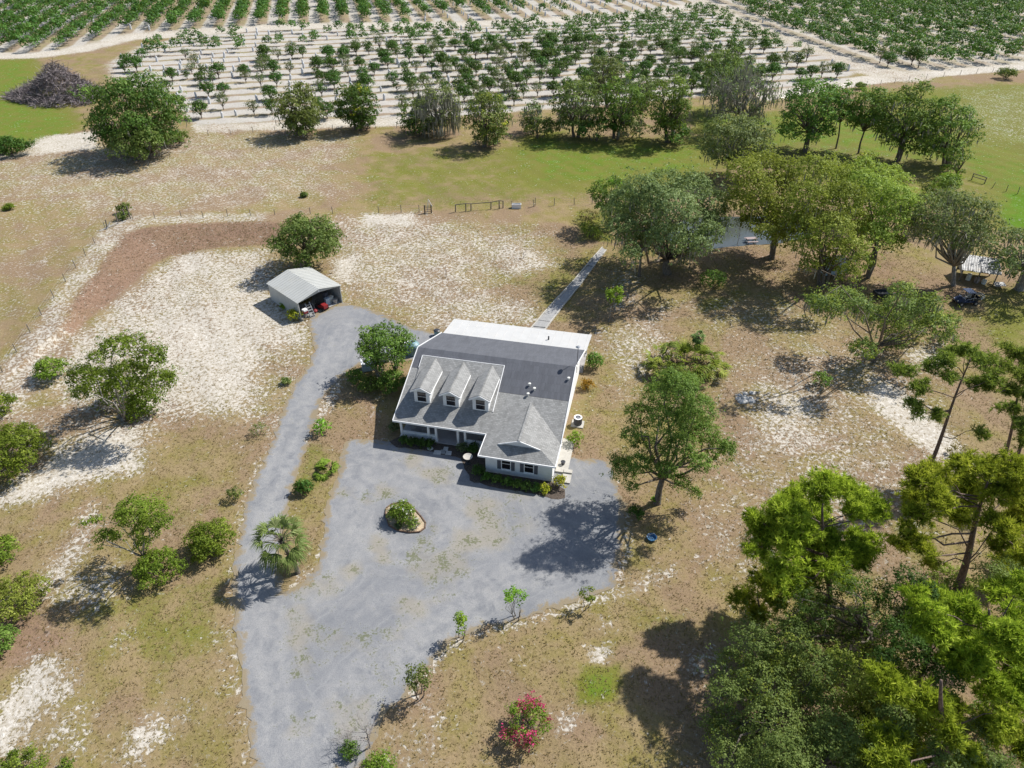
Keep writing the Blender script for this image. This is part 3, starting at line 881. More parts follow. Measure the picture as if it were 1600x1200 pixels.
# wing windows with shutters
for (a, b, c, d) in ((11.27, 11.66, 12.62, 12.98), (13.50, 13.89, 14.86, 15.22)):
    y = -2.65
    fr = MB()
    fr.box((b, y - .05, .72), (c, y - .002, .80)); fr.box((b, y - .05, 2.12), (c, y - .002, 2.2))
    fr.box((b, y - .05, .80), (b + .07, y - .002, 2.12)); fr.box((c - .07, y - .05, .80), (c, y - .002, 2.12))
    fr.box((b + .07, y - .035, 1.44), (c - .07, y - .02, 1.49))
    fo = fr.obj('window_frame', M['trim'], H)
    MB().box((b + .07, y - .02, .80), (c - .07, y - .003, 2.12)).obj('window_pane', M['glass'], fo)
    MB().box((b - .06, y - .14, .62), (c + .06, y - .002, .72)).obj('window_sill', M['trim'], fo)
    for (p, q) in ((a, b - .02), (c + .02, d)):
        so = MB().box((p, y - .04, .70), (q, y - .002, 2.2)).obj('shutter', M['shutter'], H)
        lv = MB()
        for i in range(9): lv.box((p + .04, y - .055, .8 + i * .155), (q - .04, y - .041, .88 + i * .155))
        lv.obj('louver', M['shutter'], so)
# side door and window on the right wall
MB().box((16.63, -.9, .15), (16.66, .05, 2.2)).obj('side_door', M['trim'], H)
fo = MB().box((16.63, 5.0, 1.0), (16.66, 6.2, 2.1)).obj('side_window_frame', M['trim'], H)
MB().box((16.661, 5.08, 1.08), (16.67, 6.12, 2.02)).obj('window_pane', M['glass'], fo)
# front porch
MB().box((.2, .35, 0), (10.1, 2.6, .16)).obj('porch_floor', M['porchfloor'], H)
for u in (.45, 3.35, 4.15, 6.45, 7.2):
    c = MB().box((u - .11, .42, .16), (u + .11, .64, 2.42))
    c.box((u - .15, .38, .161), (u + .15, .68, .36)); c.box((u - .15, .38, 2.28), (u + .15, .68, 2.421))
    c.obj('porch_column', M['white'], H)
MB().box((.3, .4, 2.422), (10.1, .66, 2.5)).obj('porch_beam', M['trim'], H)
for (a, b) in ((.58, 3.22), (3.48, 4.02), (7.33, 10.08)):
    MB().box((a, .46, .16), (b, .6, .82)).obj('half_wall', M['white'], H)
    MB().box((a, .42, .822), (b, .64, .88)).obj('wall_cap', M['trim'], H)
MB().box((5.0, 2.54, .16), (5.95, 2.598, 2.25)).obj('front_door', M['shutter'], H)
for (a, b) in ((1.0, 2.6), (7.8, 9.2)):
    fo = MB().box((a, 2.56, .9), (b, 2.598, 2.15)).obj('porch_window_frame', M['trim'], H)
    MB().box((a + .07, 2.54, .97), (b - .07, 2.559, 2.08)).obj('window_pane', M['glass'], fo)
# rear porch below the white roof
for i in range(7):
    u = .7 + i * 2.7
    MB().box((u - .06, 19.7, 0), (u + .06, 19.82, 2.4)).obj('porch_post', M['white'], H)
MB().box((.4, 15.7, 0), (17.0, 19.9, .1)).obj('rear_porch_floor', M['porchfloor'], H)
# roof vents and antenna
for (px, py, zz) in ((827.5, 602.5, 4.3), (835, 609.5, 4.2), (825, 618, 4.35), (888.5, 593.5, 4.9)):
    best = min(np.linspace(3, 6, 61), key=lambda z: abs(mz((G(px, py, z)[:2] - HO) @ HV) - z))
    q = G(px, py, best); u, v = (q[:2] - HO) @ HU, (q[:2] - HO) @ HV
    t = MB().tube([(u, v, best - .1), (u, v, best + .28)], .07, 8); t.lathe([(.16, .0), (.15, .03), (.02, .06)], 8, (u, v, best + .26))
    t.obj('roof_vent', M['offwhite'], H)
pa = MB().tube([(17.02, 9.25, 4.6), (17.02, 9.25, 7.7)], .03, 6)
ant = pa.obj('antenna_mast', M['dark'], H)
MB().tube([(17.02, 9.25, 7.7), (17.02, 9.25, 7.82), (17.02, 9.25, 7.95)], [.05, .26, .12], 10).obj('antenna_head', M['steel'], ant)

def hp(u, v, z=0.0):
    q = hw(u, v)
    return (q[0], q[1], z)
# ------------------------------------------------------------------ things around the house
# condenser
t = empty('air_conditioner', (*G(902.5, 663)[:2], .0), -HOUSE_A, 'round topped grey air conditioner unit on a concrete pad beside the house', 'air conditioner')
MB().box((-.65, -.6, 0), (.65, .6, .1)).obj('pad', M['paleconc'], t)
b = MB().lathe([(.41, .1), (.43, .14), (.43, .86), (.40, .92)], 20); b.obj('casing', M['shutter'], t)
g = MB()
for k in range(20):
    a = 2 * math.pi * k / 20
    g.box((.425 * math.cos(a) - .012, .425 * math.sin(a) - .012, .15), (.425 * math.cos(a) + .02, .425 * math.sin(a) + .02, .85))
g.obj('coil_guard', M['dark'], t)
b = MB()
n = 24
for r0, r1, z in ((.29, .44, .93),):
    V = [((r0 if j else r1) * math.cos(2 * math.pi * k / n), (r0 if j else r1) * math.sin(2 * math.pi * k / n), z) for k in range(n) for j in (0, 1)]
    V += [(x, y, z + .05) for x, y, z in V]
    m2 = 2 * n
    b.add(V, [q for k in range(n) for q in ((m2 + 2 * k, m2 + (2 * k + 2) % m2, m2 + (2 * k + 3) % m2, m2 + 2 * k + 1), (2 * k, (2 * k + 2) % m2, m2 + (2 * k + 2) % m2, m2 + 2 * k), (2 * k + 1, m2 + 2 * k + 1, m2 + (2 * k + 3) % m2, (2 * k + 3) % m2))])
b.obj('top_ring', M['trim'], t)
b = MB()
for k in range(4):
    a = k * math.pi / 2 + .4
    b.bar((.05 * math.cos(a), .05 * math.sin(a), .9), (.26 * math.cos(a), .26 * math.sin(a), .9), .12, .02, (0, .3, 1))
b.lathe([(.07, .86), (.07, .95)], 10)
b.obj('fan', M['steel'], t)
# ramp slab by the right wall
t = empty('concrete_ramp', hp(17.4, 1.3), -HOUSE_A, 'pale concrete side slab running along the right wall of the house', 'ramp')
MB().slab([(-.7, -2.6, .2), (.5, -2.6, .2), (.5, 2.3, .26), (-.7, 2.3, .26)], .3).obj('slab', M['paleconc'], t)
MB().box((.1, -3.9, 0), (.95, -2.7, .16)).obj('lower_step', M['paleconc'], t)
MB().box((.15, -2.65, 0), (.95, -2.2, .3)).obj('upper_step', M['paleconc'], t)
t = empty('flower_pot', hp(17.3, -.2, .23), 0, 'dark pot on the pale side slab near the wall corner', 'pot')
MB().lathe([(.16, 0), (.23, .3), (.25, .32), (.2, .33)], 12).obj('pot', M['dark'], t)
# stepping stones
for px, py, w, lb in ((683.5, 707.5, .75, 'leftmost and largest pale stepping stone before the porch opening'), (696.5, 702, .5, 'small pale stepping stone nearest the porch floor'),
                      (701, 708.5, .6, 'pale stepping stone at the right end of the porch path'), (692, 706.5, .55, 'dull grey stepping stone in the middle of the porch path')):
    o = MB().slab([(-w / 2, -.28, .06), (w / 2, -.3, .06), (w / 2 - .03, .28, .065), (-w / 2 + .04, .27, .06)], .08).obj('stepping_stone', M['stone'] if w != .55 else M['concrete'])
    g0 = G(px, py); o.location = (g0[0], g0[1], .03); o.rotation_euler = (0, 0, -HOUSE_A + .1)
    tag(o, lb, 'stepping stone', 'stepping stones to the porch')
def rock(name, label, px, py, r, mat, seed, flat=.6, cat='rock'):
    rng = random.Random(seed)
    b = MB()
    n, mrows = 9, 5
    prof = []
    V = []
    for i in range(mrows):
        th = math.pi / 2 * i / (mrows - 1)
        for k in range(n):
            a = 2 * math.pi * k / n
            rr = r * math.cos(th) * (.8 + .35 * rng.random()) + .01
            V.append((rr * math.cos(a), rr * math.sin(a), r * flat * math.sin(th) * (.85 + .3 * rng.random()) - .03))
    F = [(i * n + k, i * n + (k + 1) % n, (i + 1) * n + (k + 1) % n, (i + 1) * n + k) for i in range(mrows - 1) for k in range(n)] + [tuple(range((mrows - 1) * n, mrows * n))]
    o = b.add(V, F).obj(name, mat)
    g0 = ghp(px, py)
    o.location = g0
    tag(o, label, cat)
    return o
rock('garden_rock', 'flat white rock in the mulch left of the porch path', 672, 701, .38, M['stone'], 2, .35)
# bird bath
t = empty('bird_bath', (*G(731.5, 724)[:2], .02), 0, 'pale round topped bird bath on a dark pedestal near the wing corner', 'bird bath')
MB().lathe([(.3, 0), (.28, .08), (.12, .14), (.10, .6), (.16, .72)], 14).obj('pedestal', M['dark'], t)
MB().lathe([(.14, .7), (.42, .8), (.48, .9), (.44, .9), (.3, .84), (.02, .83)], 18).obj('basin', M['paleconc'], t)
# mulch beds
def bed(name, pts, mat, z=.035, jit=.05, seed=1):
    return sheet(name, gp(pts), z, .8, mat, {}, jit, seed)
HB = [hp(*p)[:2] for p in ((-.6, -.5), (.4, -1.2), (3.2, -.95), (4.6, -1.1), (7.2, -1.4), (8.3, -3.1), (8.9, -4.2), (11.5, -4.6), (15.5, -4.6), (17.0, -4.9), (18.2, -4.5), (18.0, -3.4), (16.65, -2.7), (16.4, -2.6), (10.2, -2.6), (10.0, .3), (.1, .4))]
sheet('mulch_bed', np.array(HB), .034, .8, M['mulch'], {}, .06, 4)
# porch chairs
def chair(u, v, rot, label):
    t = empty('porch_chair', hp(u, v, .16), -HOUSE_A + rot, label, 'chair', 'chairs on the front porch')
    MB().box((-.27, -.25, .38), (.27, .25, .43)).obj('seat', M['greywood'], t)
    b = MB()
    for k in range(5): b.bar((-.22 + k * .11, .24, .43), (-.22 + k * .11, .36, 1.05), .07, .02, (0, 1, 0))
    b.bar((-.27, .37, 1.05), (.27, .37, 1.05), .04, .08)
    b.obj('backrest', M['greywood'], t)
    for sx in (-.24, .24):
        for sy in (-.22, .22): MB().box((sx - .025, sy - .025, 0), (sx + .025, sy + .025, .38)).obj('leg', M['greywood'], t)
        MB().box((sx - .03, -.27, .6), (sx + .03, .3, .63)).obj('armrest', M['greywood'], t)
chair(1.35, 1.6, .2, 'weathered armchair at the left end of the front porch')
chair(2.5, 1.65, -.2, 'weathered armchair on the porch beside the first window')
chair(8.5, 1.6, .1, 'weathered armchair on the porch next to the front wing')

# ------------------------------------------------------------------ metal shed
SA = math.atan2(4.6, 4.52)
SL = empty('metal_shed', (-27.3, 78.75, 0), SA, 'open fronted pale metal shed with ribbed gable roof at the end of the driveway', 'shed')
WID, DEP, EV, AP = 6.45, 7.3, 2.6, 3.38
x0, x1, y0, y1 = 0, WID, 0, DEP
MB().box((0, .02, 0), (.08, DEP, EV - .03)).obj('side_wall', M['shedwall'], SL)
MB().box((WID - .08, .02, 0), (WID, DEP, EV - .03)).obj('side_wall', M['shedwall'], SL)
MB().slab([(WID, DEP, 0), (0, DEP, 0), (0, DEP, EV), (WID / 2, DEP, AP - .05), (WID, DEP, EV)], .08).obj('back_wall', M['shedwall'], SL)
MB().slab([(.0, 0, EV - .12), (.0, 0, EV), (WID / 2, 0, AP - .04), (WID, 0, EV), (WID, 0, EV - .12), (WID - .45, 0, EV - .12), (WID / 2, 0, EV + .22), (.45, 0, EV - .12)][::-1], .06).obj('gable_panel', M['shedmetal'], SL)
for i, (a, b) in enumerate((((-.12, EV - .02), (WID / 2, AP)), ((WID / 2, AP), (WID + .12, EV - .02)))):
    r = MB().slab([(a[0], -.18, a[1]), (b[0], -.18, b[1]), (b[0], DEP + .12, b[1]), (a[0], DEP + .12, a[1])], .05)
    ro = r.obj('roof', M['shedmetal'], SL)
    for k in range(15):
        y = .1 + k * .5
        MB().bar((a[0] + .02, y, a[1] + .018), (b[0] - .02 * (1 if i == 0 else 0), y, b[1] + .018), .09, .05).obj('roof_rib', M['shedmetal'], ro)
for x in (.06, WID - .06): MB().box((x - .06, -.06, 0), (x + .06, .06, EV - .05)).obj('corner_post', M['shedmetal'], SL)
MB().bar((WID / 2, -.02, EV + .25), (WID / 2, -.02, AP - .1), .18, .06, (0, 1, 0)).obj('gable_plate', M['trim'], SL)
MB().box((.1, .1, 0), (WID - .1, DEP - .1, .05)).obj('floor', M['concrete'], SL)
def sp(x, y, z=0.05):
    c, s_ = math.cos(SA), math.sin(SA)
    return (-27.3 + c * x - s_ * y, 78.75 + s_ * x + c * y, z)
def mower(x, y, rot, label, mat):
    t = empty('riding_mower', sp(x, y), SA + rot, label, 'mower')
    b = MB().box((-.35, -.95, .3), (.35, -.2, .75)); b.slab([(-.33, -.95, .76), (.33, -.95, .76), (.3, -.25, .86), (-.3, -.25, .86)], .1)
    b.obj('hood', mat, t)
    MB().box((-.4, -.2, .28), (.4, .8, .5)).obj('chassis', mat, t)
    MB().box((-.5, -.25, .12), (.5, .5, .27)).obj('cutting_deck', M['dark'], t)
    s2 = MB().box((-.25, .2, .52), (.25, .65, .66)); s2.slab([(-.25, .66, .6), (.25, .66, .6), (.25, .8, 1.05), (-.25, .8, 1.05)], .1)
    s2.obj('seat', M['black'], t)
    w2 = MB().tube([(0, -.1, .86), (0, .1, 1.05)], .025, 6); w2.tube([(.2 * math.cos(a), .1 + .14 * math.sin(a), 1.05 + .12 * math.sin(a)) for a in np.linspace(0, 2 * math.pi, 13)], .02, 5)
    w2.obj('steering_wheel', M['black'], t)
    for sx in (-1, 1):
        for (yy, r) in ((-.7, .2), (.55, .3)):
            MB().tube([(sx * .36, yy, r), (sx * .52, yy, r)], r, 12).obj('wheel', M['black'], t)
mower(3.55, .55, .15, 'red riding mower near the middle of the shed opening', M['red'])
t = empty('outboard_motor', sp(.65, -.35, 0), SA, 'red and white outboard motor on a stand at the shed corner', 'outboard motor')
MB().box((-.28, -.3, 1.0), (.28, .3, 1.28)).obj('lower_cowling', M['red'], t)
MB().slab([(-.26, -.28, 1.52), (.26, -.28, 1.52), (.28, .3, 1.5), (-.28, .3, 1.5)], .22).obj('upper_cowling', M['trim'], t)
MB().box((-.1, -.1, .35), (.1, .12, 1.0)).obj('shaft', M['greywood'], t)
b = MB()
b.bar((-.3, -.3, .02), (-.08, 0, .95), .06, .06); b.bar((.3, -.3, .02), (.08, 0, .95), .06, .06); b.bar((0, .4, .02), (0, .05, .95), .06, .06)
b.obj('stand', M['oldwood'], t)
t = empty('stair_ladder', sp(1.55, -.05, 0), SA, 'grey aluminium step ladder leaning in the left of the shed opening', 'ladder')
for sx in (-.32, .32): MB().bar((sx, -.35, .0), (sx, .55, 1.75), .06, .14).obj('rail', M['steel'], t)
for k in range(5):
    q = (k + .6) / 5.4
    MB().box((-.3, -.35 + .9 * q - .13, 1.75 * q - .02), (.3, -.35 + .9 * q + .1, 1.75 * q + .02)).obj('tread', M['steel'], t)
t = empty('push_mower', sp(2.4, .35), SA, 'red push mower with upright handle inside the shed', 'mower')
MB().lathe([(.3, .1), (.34, .2), (.26, .3), (.15, .42)], 12).obj('deck', M['red'], t)
MB().tube([(-.2, .1, .2), (-.2, .75, 1.05), (.2, .75, 1.05), (.2, .1, .2)], .02, 6).obj('handle', M['steel'], t)
for sx in (-.33, .33):
    for sy in (-.25, .25): MB().tube([(sx - .03, sy, .12), (sx + .03, sy, .12)], .12, 10).obj('wheel', M['black'], t)
for i, (x, y, hh, mm, lb) in enumerate(((4.7, .9, .9, 'paleblue', 'pale blue storage tub stacked at the right of the shed'), (5.4, 1.1, .8, 'offwhite', 'off white storage tub at the right wall of the shed'), (5.0, 1.7, 1.3, 'shutter', 'tall grey storage bin behind the pale tubs in the shed'), (5.7, .45, .55, 'steel', 'low steel bin by the right post of the shed'))):
    t = empty('storage_tub', sp(x, y), SA + .2 * i, lb, 'tub')
    MB().slab([(-.3, -.22, hh), (.3, -.22, hh), (.3, .22, hh), (-.3, .22, hh)], hh - .01).obj('body', M[mm], t)
    MB().slab([(-.33, -.25, hh + .06), (.33, -.25, hh + .06), (.33, .25, hh + .06), (-.33, .25, hh + .06)], .055).obj('lid', M[mm], t)
t = empty('work_bench', sp(3.2, 6.4), SA, 'wooden work bench along the dark back wall of the shed', 'bench')
MB().box((-1.5, -.35, .85), (1.5, .35, .92)).obj('top', M['oldwood'], t)
for sx in (-1.4, 1.4):
    for sy in (-.28, .28): MB().box((sx - .05, sy - .05, 0), (sx + .05, sy + .05, .85)).obj('leg', M['oldwood'], t)

# ------------------------------------------------------------------ tanks and boxes among the shrubs left of the house
def box_on_ground(name, label, cat, px, py, sx, sy, hh, mat, lid=None, rot=-.2):
    t = empty(name, ghp(px, py), rot, label, cat)
    MB().slab([(-sx / 2, -sy / 2, hh), (sx / 2, -sy / 2, hh), (sx / 2, sy / 2, hh), (-sx / 2, sy / 2, hh)], hh).obj('body', mat, t)
    MB().slab([(-sx / 2 - .05, -sy / 2 - .05, hh + .1), (sx / 2 + .05, -sy / 2 - .05, hh + .1), (sx / 2 + .03, sy / 2 + .05, hh + .16), (-sx / 2 - .03, sy / 2 + .05, hh + .16)], .1).obj('lid', lid or mat, t)
    return t
box_on_ground('storage_box', 'pale blue box with a white lid standing in the shrubs by the drive', 'box', 576, 576, 1.5, 1.1, 1.0, M['paleblue'], M['trim'], .3)
box_on_ground('storage_cabinet', 'grey cabinet half hidden behind the leafy tree left of the house', 'cabinet', 600, 562, 1.6, .8, 1.1, M['steel'], M['steel'])
box_on_ground('white_cooler', 'white box beside the teal tank near the house corner', 'box', 634, 545, .9, .7, 1.0, M['trim'])
t = empty('water_tank', ghp(646.5, 552), 0, 'round teal water tank beside the left rear house corner', 'tank')
MB().lathe([(.75, 0), (.78, .1), (.78, 1.15), (.7, 1.4), (.45, 1.6), (.18, 1.68)], 22).obj('shell', M['teal'], t)
MB().lathe([(.2, 1.66), (.2, 1.74), (.17, 1.76)], 14).obj('lid', M['dark'], t)
t = empty('dark_planter', ghp(683, 524), 0, 'dark green bin at the rear left corner of the white porch roof', 'bin')
MB().lathe([(.3, 0), (.4, .7), (.42, .74)], 12).obj('body', M['teal'], t)
MB().lathe([(.43, .75), (.3, .83), (.05, .86)], 12).obj('lid', M['dark'], t)

# ------------------------------------------------------------------ utility vehicle
def utv(px, py, rot, label, name='utility_vehicle'):
    g0 = ghp(px, py)
    t = empty(name, g0, rot, label, 'utility vehicle')
    b = MB()
    b.box((-1.35, -.62, .42), (1.3, .62, .62))
    b.slab([(-1.5, -.6, .62), (-1.5, .6, .62), (-.75, .62, .98), (-.75, -.62, .98)][::-1], .3)
    b.box((-.75, -.66, .6), (-.6, .66, .98))
    b.obj('body', M['navy'], t)
    b = MB().box((.55, -.66, .72), (1.55, .66, .78))
    for (a, c) in (((.55, -.66, .78), (1.55, -.62, 1.02)), ((.55, .62, .78), (1.55, .66, 1.02)), ((1.51, -.62, .78), (1.55, .62, 1.02))): b.box(a, c)
    b.obj('dump_bed', M['dark'], t)
    MB().slab([(-.55, -.7, 1.93), (.6, -.7, 1.9), (.6, .7, 1.9), (-.55, .7, 1.93)], .06).obj('roof', M['navy'], t)
    c = MB()
    for sy in (-.62, .62):
        c.tube([(-.75, sy, .95), (-.42, sy, 1.88)], .03, 6); c.tube([(.52, sy, .7), (.52, sy, 1.86)], .03, 6); c.tube([(-.42, sy, 1.86), (.52, sy, 1.84)], .03, 6)
        c.tube([(.52, sy, 1.1), (-.5, sy, .85)], .025, 6)
    c.tube([(-.42, -.62, 1.86), (-.42, .62, 1.86)], .03, 6); c.tube([(.52, -.62, 1.84), (.52, .62, 1.84)], .03, 6)
    c.obj('roll_cage', M['steel'], t)
    c = MB().tube([(1.55, -.6, .95), (2.1, -.5, 1.25), (2.1, .5, 1.25), (1.55, .6, .95)], .03, 6); c.tube([(1.55, -.6, .75), (2.1, -.5, 1.0), (2.1, .5, 1.0), (1.55, .6, .75)], .03, 6)
    c.obj('rear_rack', M['trim'], t)
    for sy in (-.32, .32):
        s2 = MB().box((.0, sy - .25, .75), (.45, sy + .25, .88)); s2.slab([(.46, sy - .25, .85), (.46, sy + .25, .85), (.58, sy + .23, 1.35), (.58, sy - .23, 1.35)][::-1], .1)
        s2.obj('seat', M['greywood'] if sy > 0 else M['black'], t)
    for sx in (-1.05, 1.0):
        for sy in (-.68, .68):
            w_ = MB().tube([(sx, sy - .13, .32), (sx, sy - .1, .32), (sx, sy + .1, .32), (sx, sy + .13, .32)], [.27, .33, .33, .27], 16).obj('wheel', M['black'], t)
            MB().tube([(sx, sy - .14, .32), (sx, sy + .14, .32)], .16, 10).obj('rim', M['steel'], w_)
    for sy in (-.4, .4): MB().tube([(-1.51, sy, .72), (-1.47, sy, .72)], .08, 8).obj('headlight', M['trim'], t)
    MB().tube([(-.35 + .0, .32 + .17 * math.cos(a), 1.1 + .17 * math.sin(a)) for a in np.linspace(0, 2 * math.pi, 13)], .02, 5).obj('steering_wheel', M['black'], t)
utv(1507, 474, .12, 'dark blue roofed utility vehicle parked below the tin shed')
# dark cart partly hidden under the trees
t = empty('trailer_cart', ghp(1378, 464), .1, 'small dark cart in the shade under the yellow green oaks', 'cart')
MB().box((-1.1, -.6, .45), (.9, .6, .55)).obj('deck', M['dark'], t)
b = MB()
for (a, c) in (((-1.1, -.62, .55), (.9, -.58, .85)), ((-1.1, .58, .55), (.9, .62, .85)), ((-1.12, -.6, .55), (-1.08, .6, .85))): b.box(a, c)
b.obj('side_rails', M['dark'], t)
for sy in (-.7, .7): MB().tube([(-.1, sy - .09, .32), (-.1, sy + .09, .32)], .32, 14).obj('wheel', M['black'], t)
MB().bar((.9, 0, .5), (2.0, 0, .4), .08, .08).obj('drawbar', M['steel'], t)
# tin shed
t = empty('tin_shed', ghp(1522, 436), -.35, 'old lean-to with a shiny corrugated tin roof under the mossy oaks', 'shed')
t.scale = (.82, .82, .9)
for (x, y, hh) in ((-2.6, -1.7, 2.2), (2.6, -1.7, 2.0), (-2.6, 2.0, 2.9), (2.6, 2.0, 2.7), (0, -1.7, 2.1)): MB().box((x - .08, y - .08, 0), (x + .08, y + .08, hh)).obj('post', M['oldwood'], t)
for k in range(6):
    xa = -2.95 + k * 1.0
    tilt = (.0, .05, -.04, .1, -.02, .03)[k]
    pts = []
    b = MB()
    for j in range(8):
        xx = xa + j * 1.02 / 8
        zz = .045 if j % 2 else 0
        b.slab([(xx, -2.2, 2.1 + zz + tilt), (xx + .135, -2.2, 2.1 + (.045 - zz) + tilt), (xx + .135, 2.3, 3.0 + (.045 - zz)), (xx, 2.3, 3.0 + zz)], .01)
    b.obj('roof_sheet', M['tin'], t)
MB().box((-2.7, -1.72, 1.2), (-2.66, 2.0, 2.25)).obj('side_panel', M['greywood'], t)
MB().box((-2.6, 1.95, .4), (2.6, 2.0, 2.6)).obj('back_panel', M['oldwood'], t)
MB().slab([(2.7, -2.6, .35), (4.4, -2.2, .55), (4.2, -.9, .6), (2.6, -1.2, .5)], .04).obj('fallen_sheet', M['tin'], t)
for i, (x, y, hh, mm, lb) in enumerate(((-.9, -.6, .9, 'offwhite', 'off white drum at the left under the tin roof'), (.1, -1.0, .7, 'pinkcloth', 'faded pink box in the middle under the tin roof'), (1.0, -1.1, .6, 'offwhite', 'low pale bucket at the right under the tin roof'))):
    a = -.35
    g0 = ghp(1522, 436)
    tt = empty('junk_drum', (g0[0] + x * math.cos(a) - y * math.sin(a), g0[1] + x * math.sin(a) + y * math.cos(a), g0[2]), a, lb, 'drum')
    MB().lathe([(.3, 0), (.31, .05), (.3, hh), (.24, hh + .03)], 14).obj('drum', M[mm], tt)
    MB().lathe([(.31, hh * .5), (.325, hh * .52), (.31, hh * .54)], 14).obj('hoop', M['steel'], tt)
# small boat-coloured shed under the oaks
t = empty('camper_trailer', ghp(1300, 428), .25, 'pale bluish grey trailer glimpsed beneath the yellow green oak', 'trailer')
MB().slab([(-1.9, -1.0, 2.2), (1.7, -1.0, 2.2), (1.7, 1.0, 2.2), (-1.9, 1.0, 2.2)], 1.75).obj('body', M['paleblue'], t)
MB().slab([(-1.95, -1.05, 2.27), (1.75, -1.05, 2.27), (1.75, 1.05, 2.3), (-1.95, 1.05, 2.3)], .065).obj('roof', M['shedmetal'], t)
for sy in (-.95, .95): MB().tube([(.1, sy - .1, .33), (.1, sy + .1, .33)], .33, 14).obj('wheel', M['black'], t)
MB().box((-1.3, -1.03, 1.1), (-.3, -1.002, 1.75)).obj('window', M['glass'], t)
# table on the pond shore
t = empty('picnic_table', ghp(1173, 379), .1, 'faded pinkish picnic table at the edge of the pond', 'table')
for k in range(4): MB().box((-.85, -.36 + k * .19, .72), (.85, -.36 + k * .19 + .17, .77)).obj('plank', M['pinkcloth'], t)
for sy in (-.72, .72): MB().box((-.85, sy - .13, .43), (.85, sy + .13, .48)).obj('bench_seat', M['pinkcloth'], t)
for sx in (-.6, .6):
    b = MB(); b.bar((sx, -.6, 0), (sx, -.2, .72), .08, .08); b.bar((sx, .6, 0), (sx, .2, .72), .08, .08); b.bar((sx, -.75, .42), (sx, .75, .42), .06, .08)
    b.obj('leg_frame', M['pinkcloth'], t)

# ------------------------------------------------------------------ fences
def fence(name, label, pts, step=None, hp_=1.25, mat='oldwood', r=.06, rails=0, wires=3, cat='fence', jitter=.04, seed=0):
    rng = random.Random(seed)
    P = [ghp(*q) for q in pts]
    if step:
        out = [P[0]]
        for a, b in zip(P[:-1], P[1:]):
            L = np.linalg.norm(b - a); k = max(1, round(L / step))
            for i in range(1, k + 1): out.append(a + (b - a) * i / k)
        P = out
        for p in P: p[2] = gh(p[None, :2])[0]
    o = P[0].copy()
    t = empty(name, o, 0, label, cat)
    tops = []
    for p in P:
        q = p - o
        hh = hp_ * (1 + rng.uniform(-.1, .1)); dx, dy = rng.uniform(-jitter, jitter), rng.uniform(-jitter, jitter)
        MB().tube([(q[0], q[1], q[2] - .1), (q[0] + dx, q[1] + dy, q[2] + hh)], [r, r * .9], 6).obj('post', M[mat], t)
        tops.append((q, Vector((dx, dy, hh))))
    for kk in range(wires):
        f_ = .35 + .55 * kk / max(1, wires - 1) if wires > 1 else .8
        b = MB()
        for (a, ta), (c, tc) in zip(tops[:-1], tops[1:]): b.tube([Vector(a) + ta * f_, Vector(c) + tc * f_], .006, 3, cap=False)
        b.obj('wire', M['steel'], t)
    for kk in range(rails):
        f_ = .95 - .42 * kk
        for (a, ta), (c, tc) in zip(tops[:-1], tops[1:]):
            MB().bar(Vector(a) + ta * f_, Vector(c) + tc * f_, .05, .12).obj('rail', M[mat], t)
    return t
fence('wire_fence', 'thin post and wire fence running down the left sandy bank', [(4, 581), (26, 550), (47.5, 520), (65, 492), (85, 466), (103, 441), (119, 419), (134, 400), (149, 382), (165, 358)], seed=1)
fence('wire_fence', 'wire fence crossing the pasture behind the shed tree', [(185, 346), (208, 344), (243, 343), (284, 341), (318, 341), (356, 339), (392, 338), (430, 337), (485, 335), (520, 334), (592, 333), (627, 332), (655, 332)], seed=2)
fence('rail_fence', 'dark post and mesh fence section behind the house yard', [(712, 331), (728, 330), (736, 329), (767, 327), (780, 326), (786, 325)], hp_=1.4, r=.1, rails=1, wires=4, seed=3)
fence('wire_fence', 'wire fence from the dark mesh section to the pond trees', [(800, 325), (834, 323), (836, 322), (866, 321), (897, 320), (925, 319)], seed=4, hp_=1.4)
fence('wire_fence', 'fence along the tree line in front of the grove', [(290, 214), (430, 206), (520, 203), (620, 200), (720, 198), (860, 196), (1000, 190), (1110, 178)], step=4.5, seed=5)
fence('wire_fence', 'fence between the grove road and the far right pasture', [(1190, 162), (1330, 138), (1420, 126), (1500, 117), (1600, 108), (1680, 102)], step=5.5, seed=6)
fence('rail_fence', 'short dark rail fence at the right edge of the pasture', [(1518, 281), (1538, 287)], hp_=1.3, r=.1, rails=2, wires=0, seed=7)
fence('wire_fence', 'leaning post fence beyond the mossy oaks at far right', [(1550, 294), (1572, 299), (1590, 303), (1612, 308)], hp_=1.2, seed=8, jitter=.15)
# ruined corner gate
t = empty('broken_gate', ghp(170, 358), .3, 'broken grey wooden gate and brace timbers at the fence corner', 'gate')
for (a, b) in (((-.2, 0, 0), (.0, 0, 1.6)), ((1.2, 1.6, 0), (1.3, 1.6, 1.9)), ((-1.2, -.6, .1), (1.3, 1.0, .5)), ((-.3, -.4, .0), (.5, .2, 1.1)), ((1.0, .9, .1), (2.4, 2.0, .3)), ((2.9, 3.2, 0), (2.9, 3.3, 2.2)), ((2.3, 3.0, 0), (2.2, 3.0, 1.9))):
    MB().tube([a, b], [.11, .09], 6).obj('timber', M['greywood'] if b[2] < 1.5 else M['oldwood'], t)
t = empty('yard_gate', ghp(669, 333), .05, 'small dark gate with a white angled frame in the pasture fence', 'gate')
for x in (-.55, .55): MB().box((x - .09, -.09, 0), (x + .09, .09, 1.4)).obj('post', M['dark'], t)
for z in (.2, .55, .9, 1.2): MB().box((-.46, -.02, z), (.46, .02, z + .08)).obj('rail', M['dark'], t)
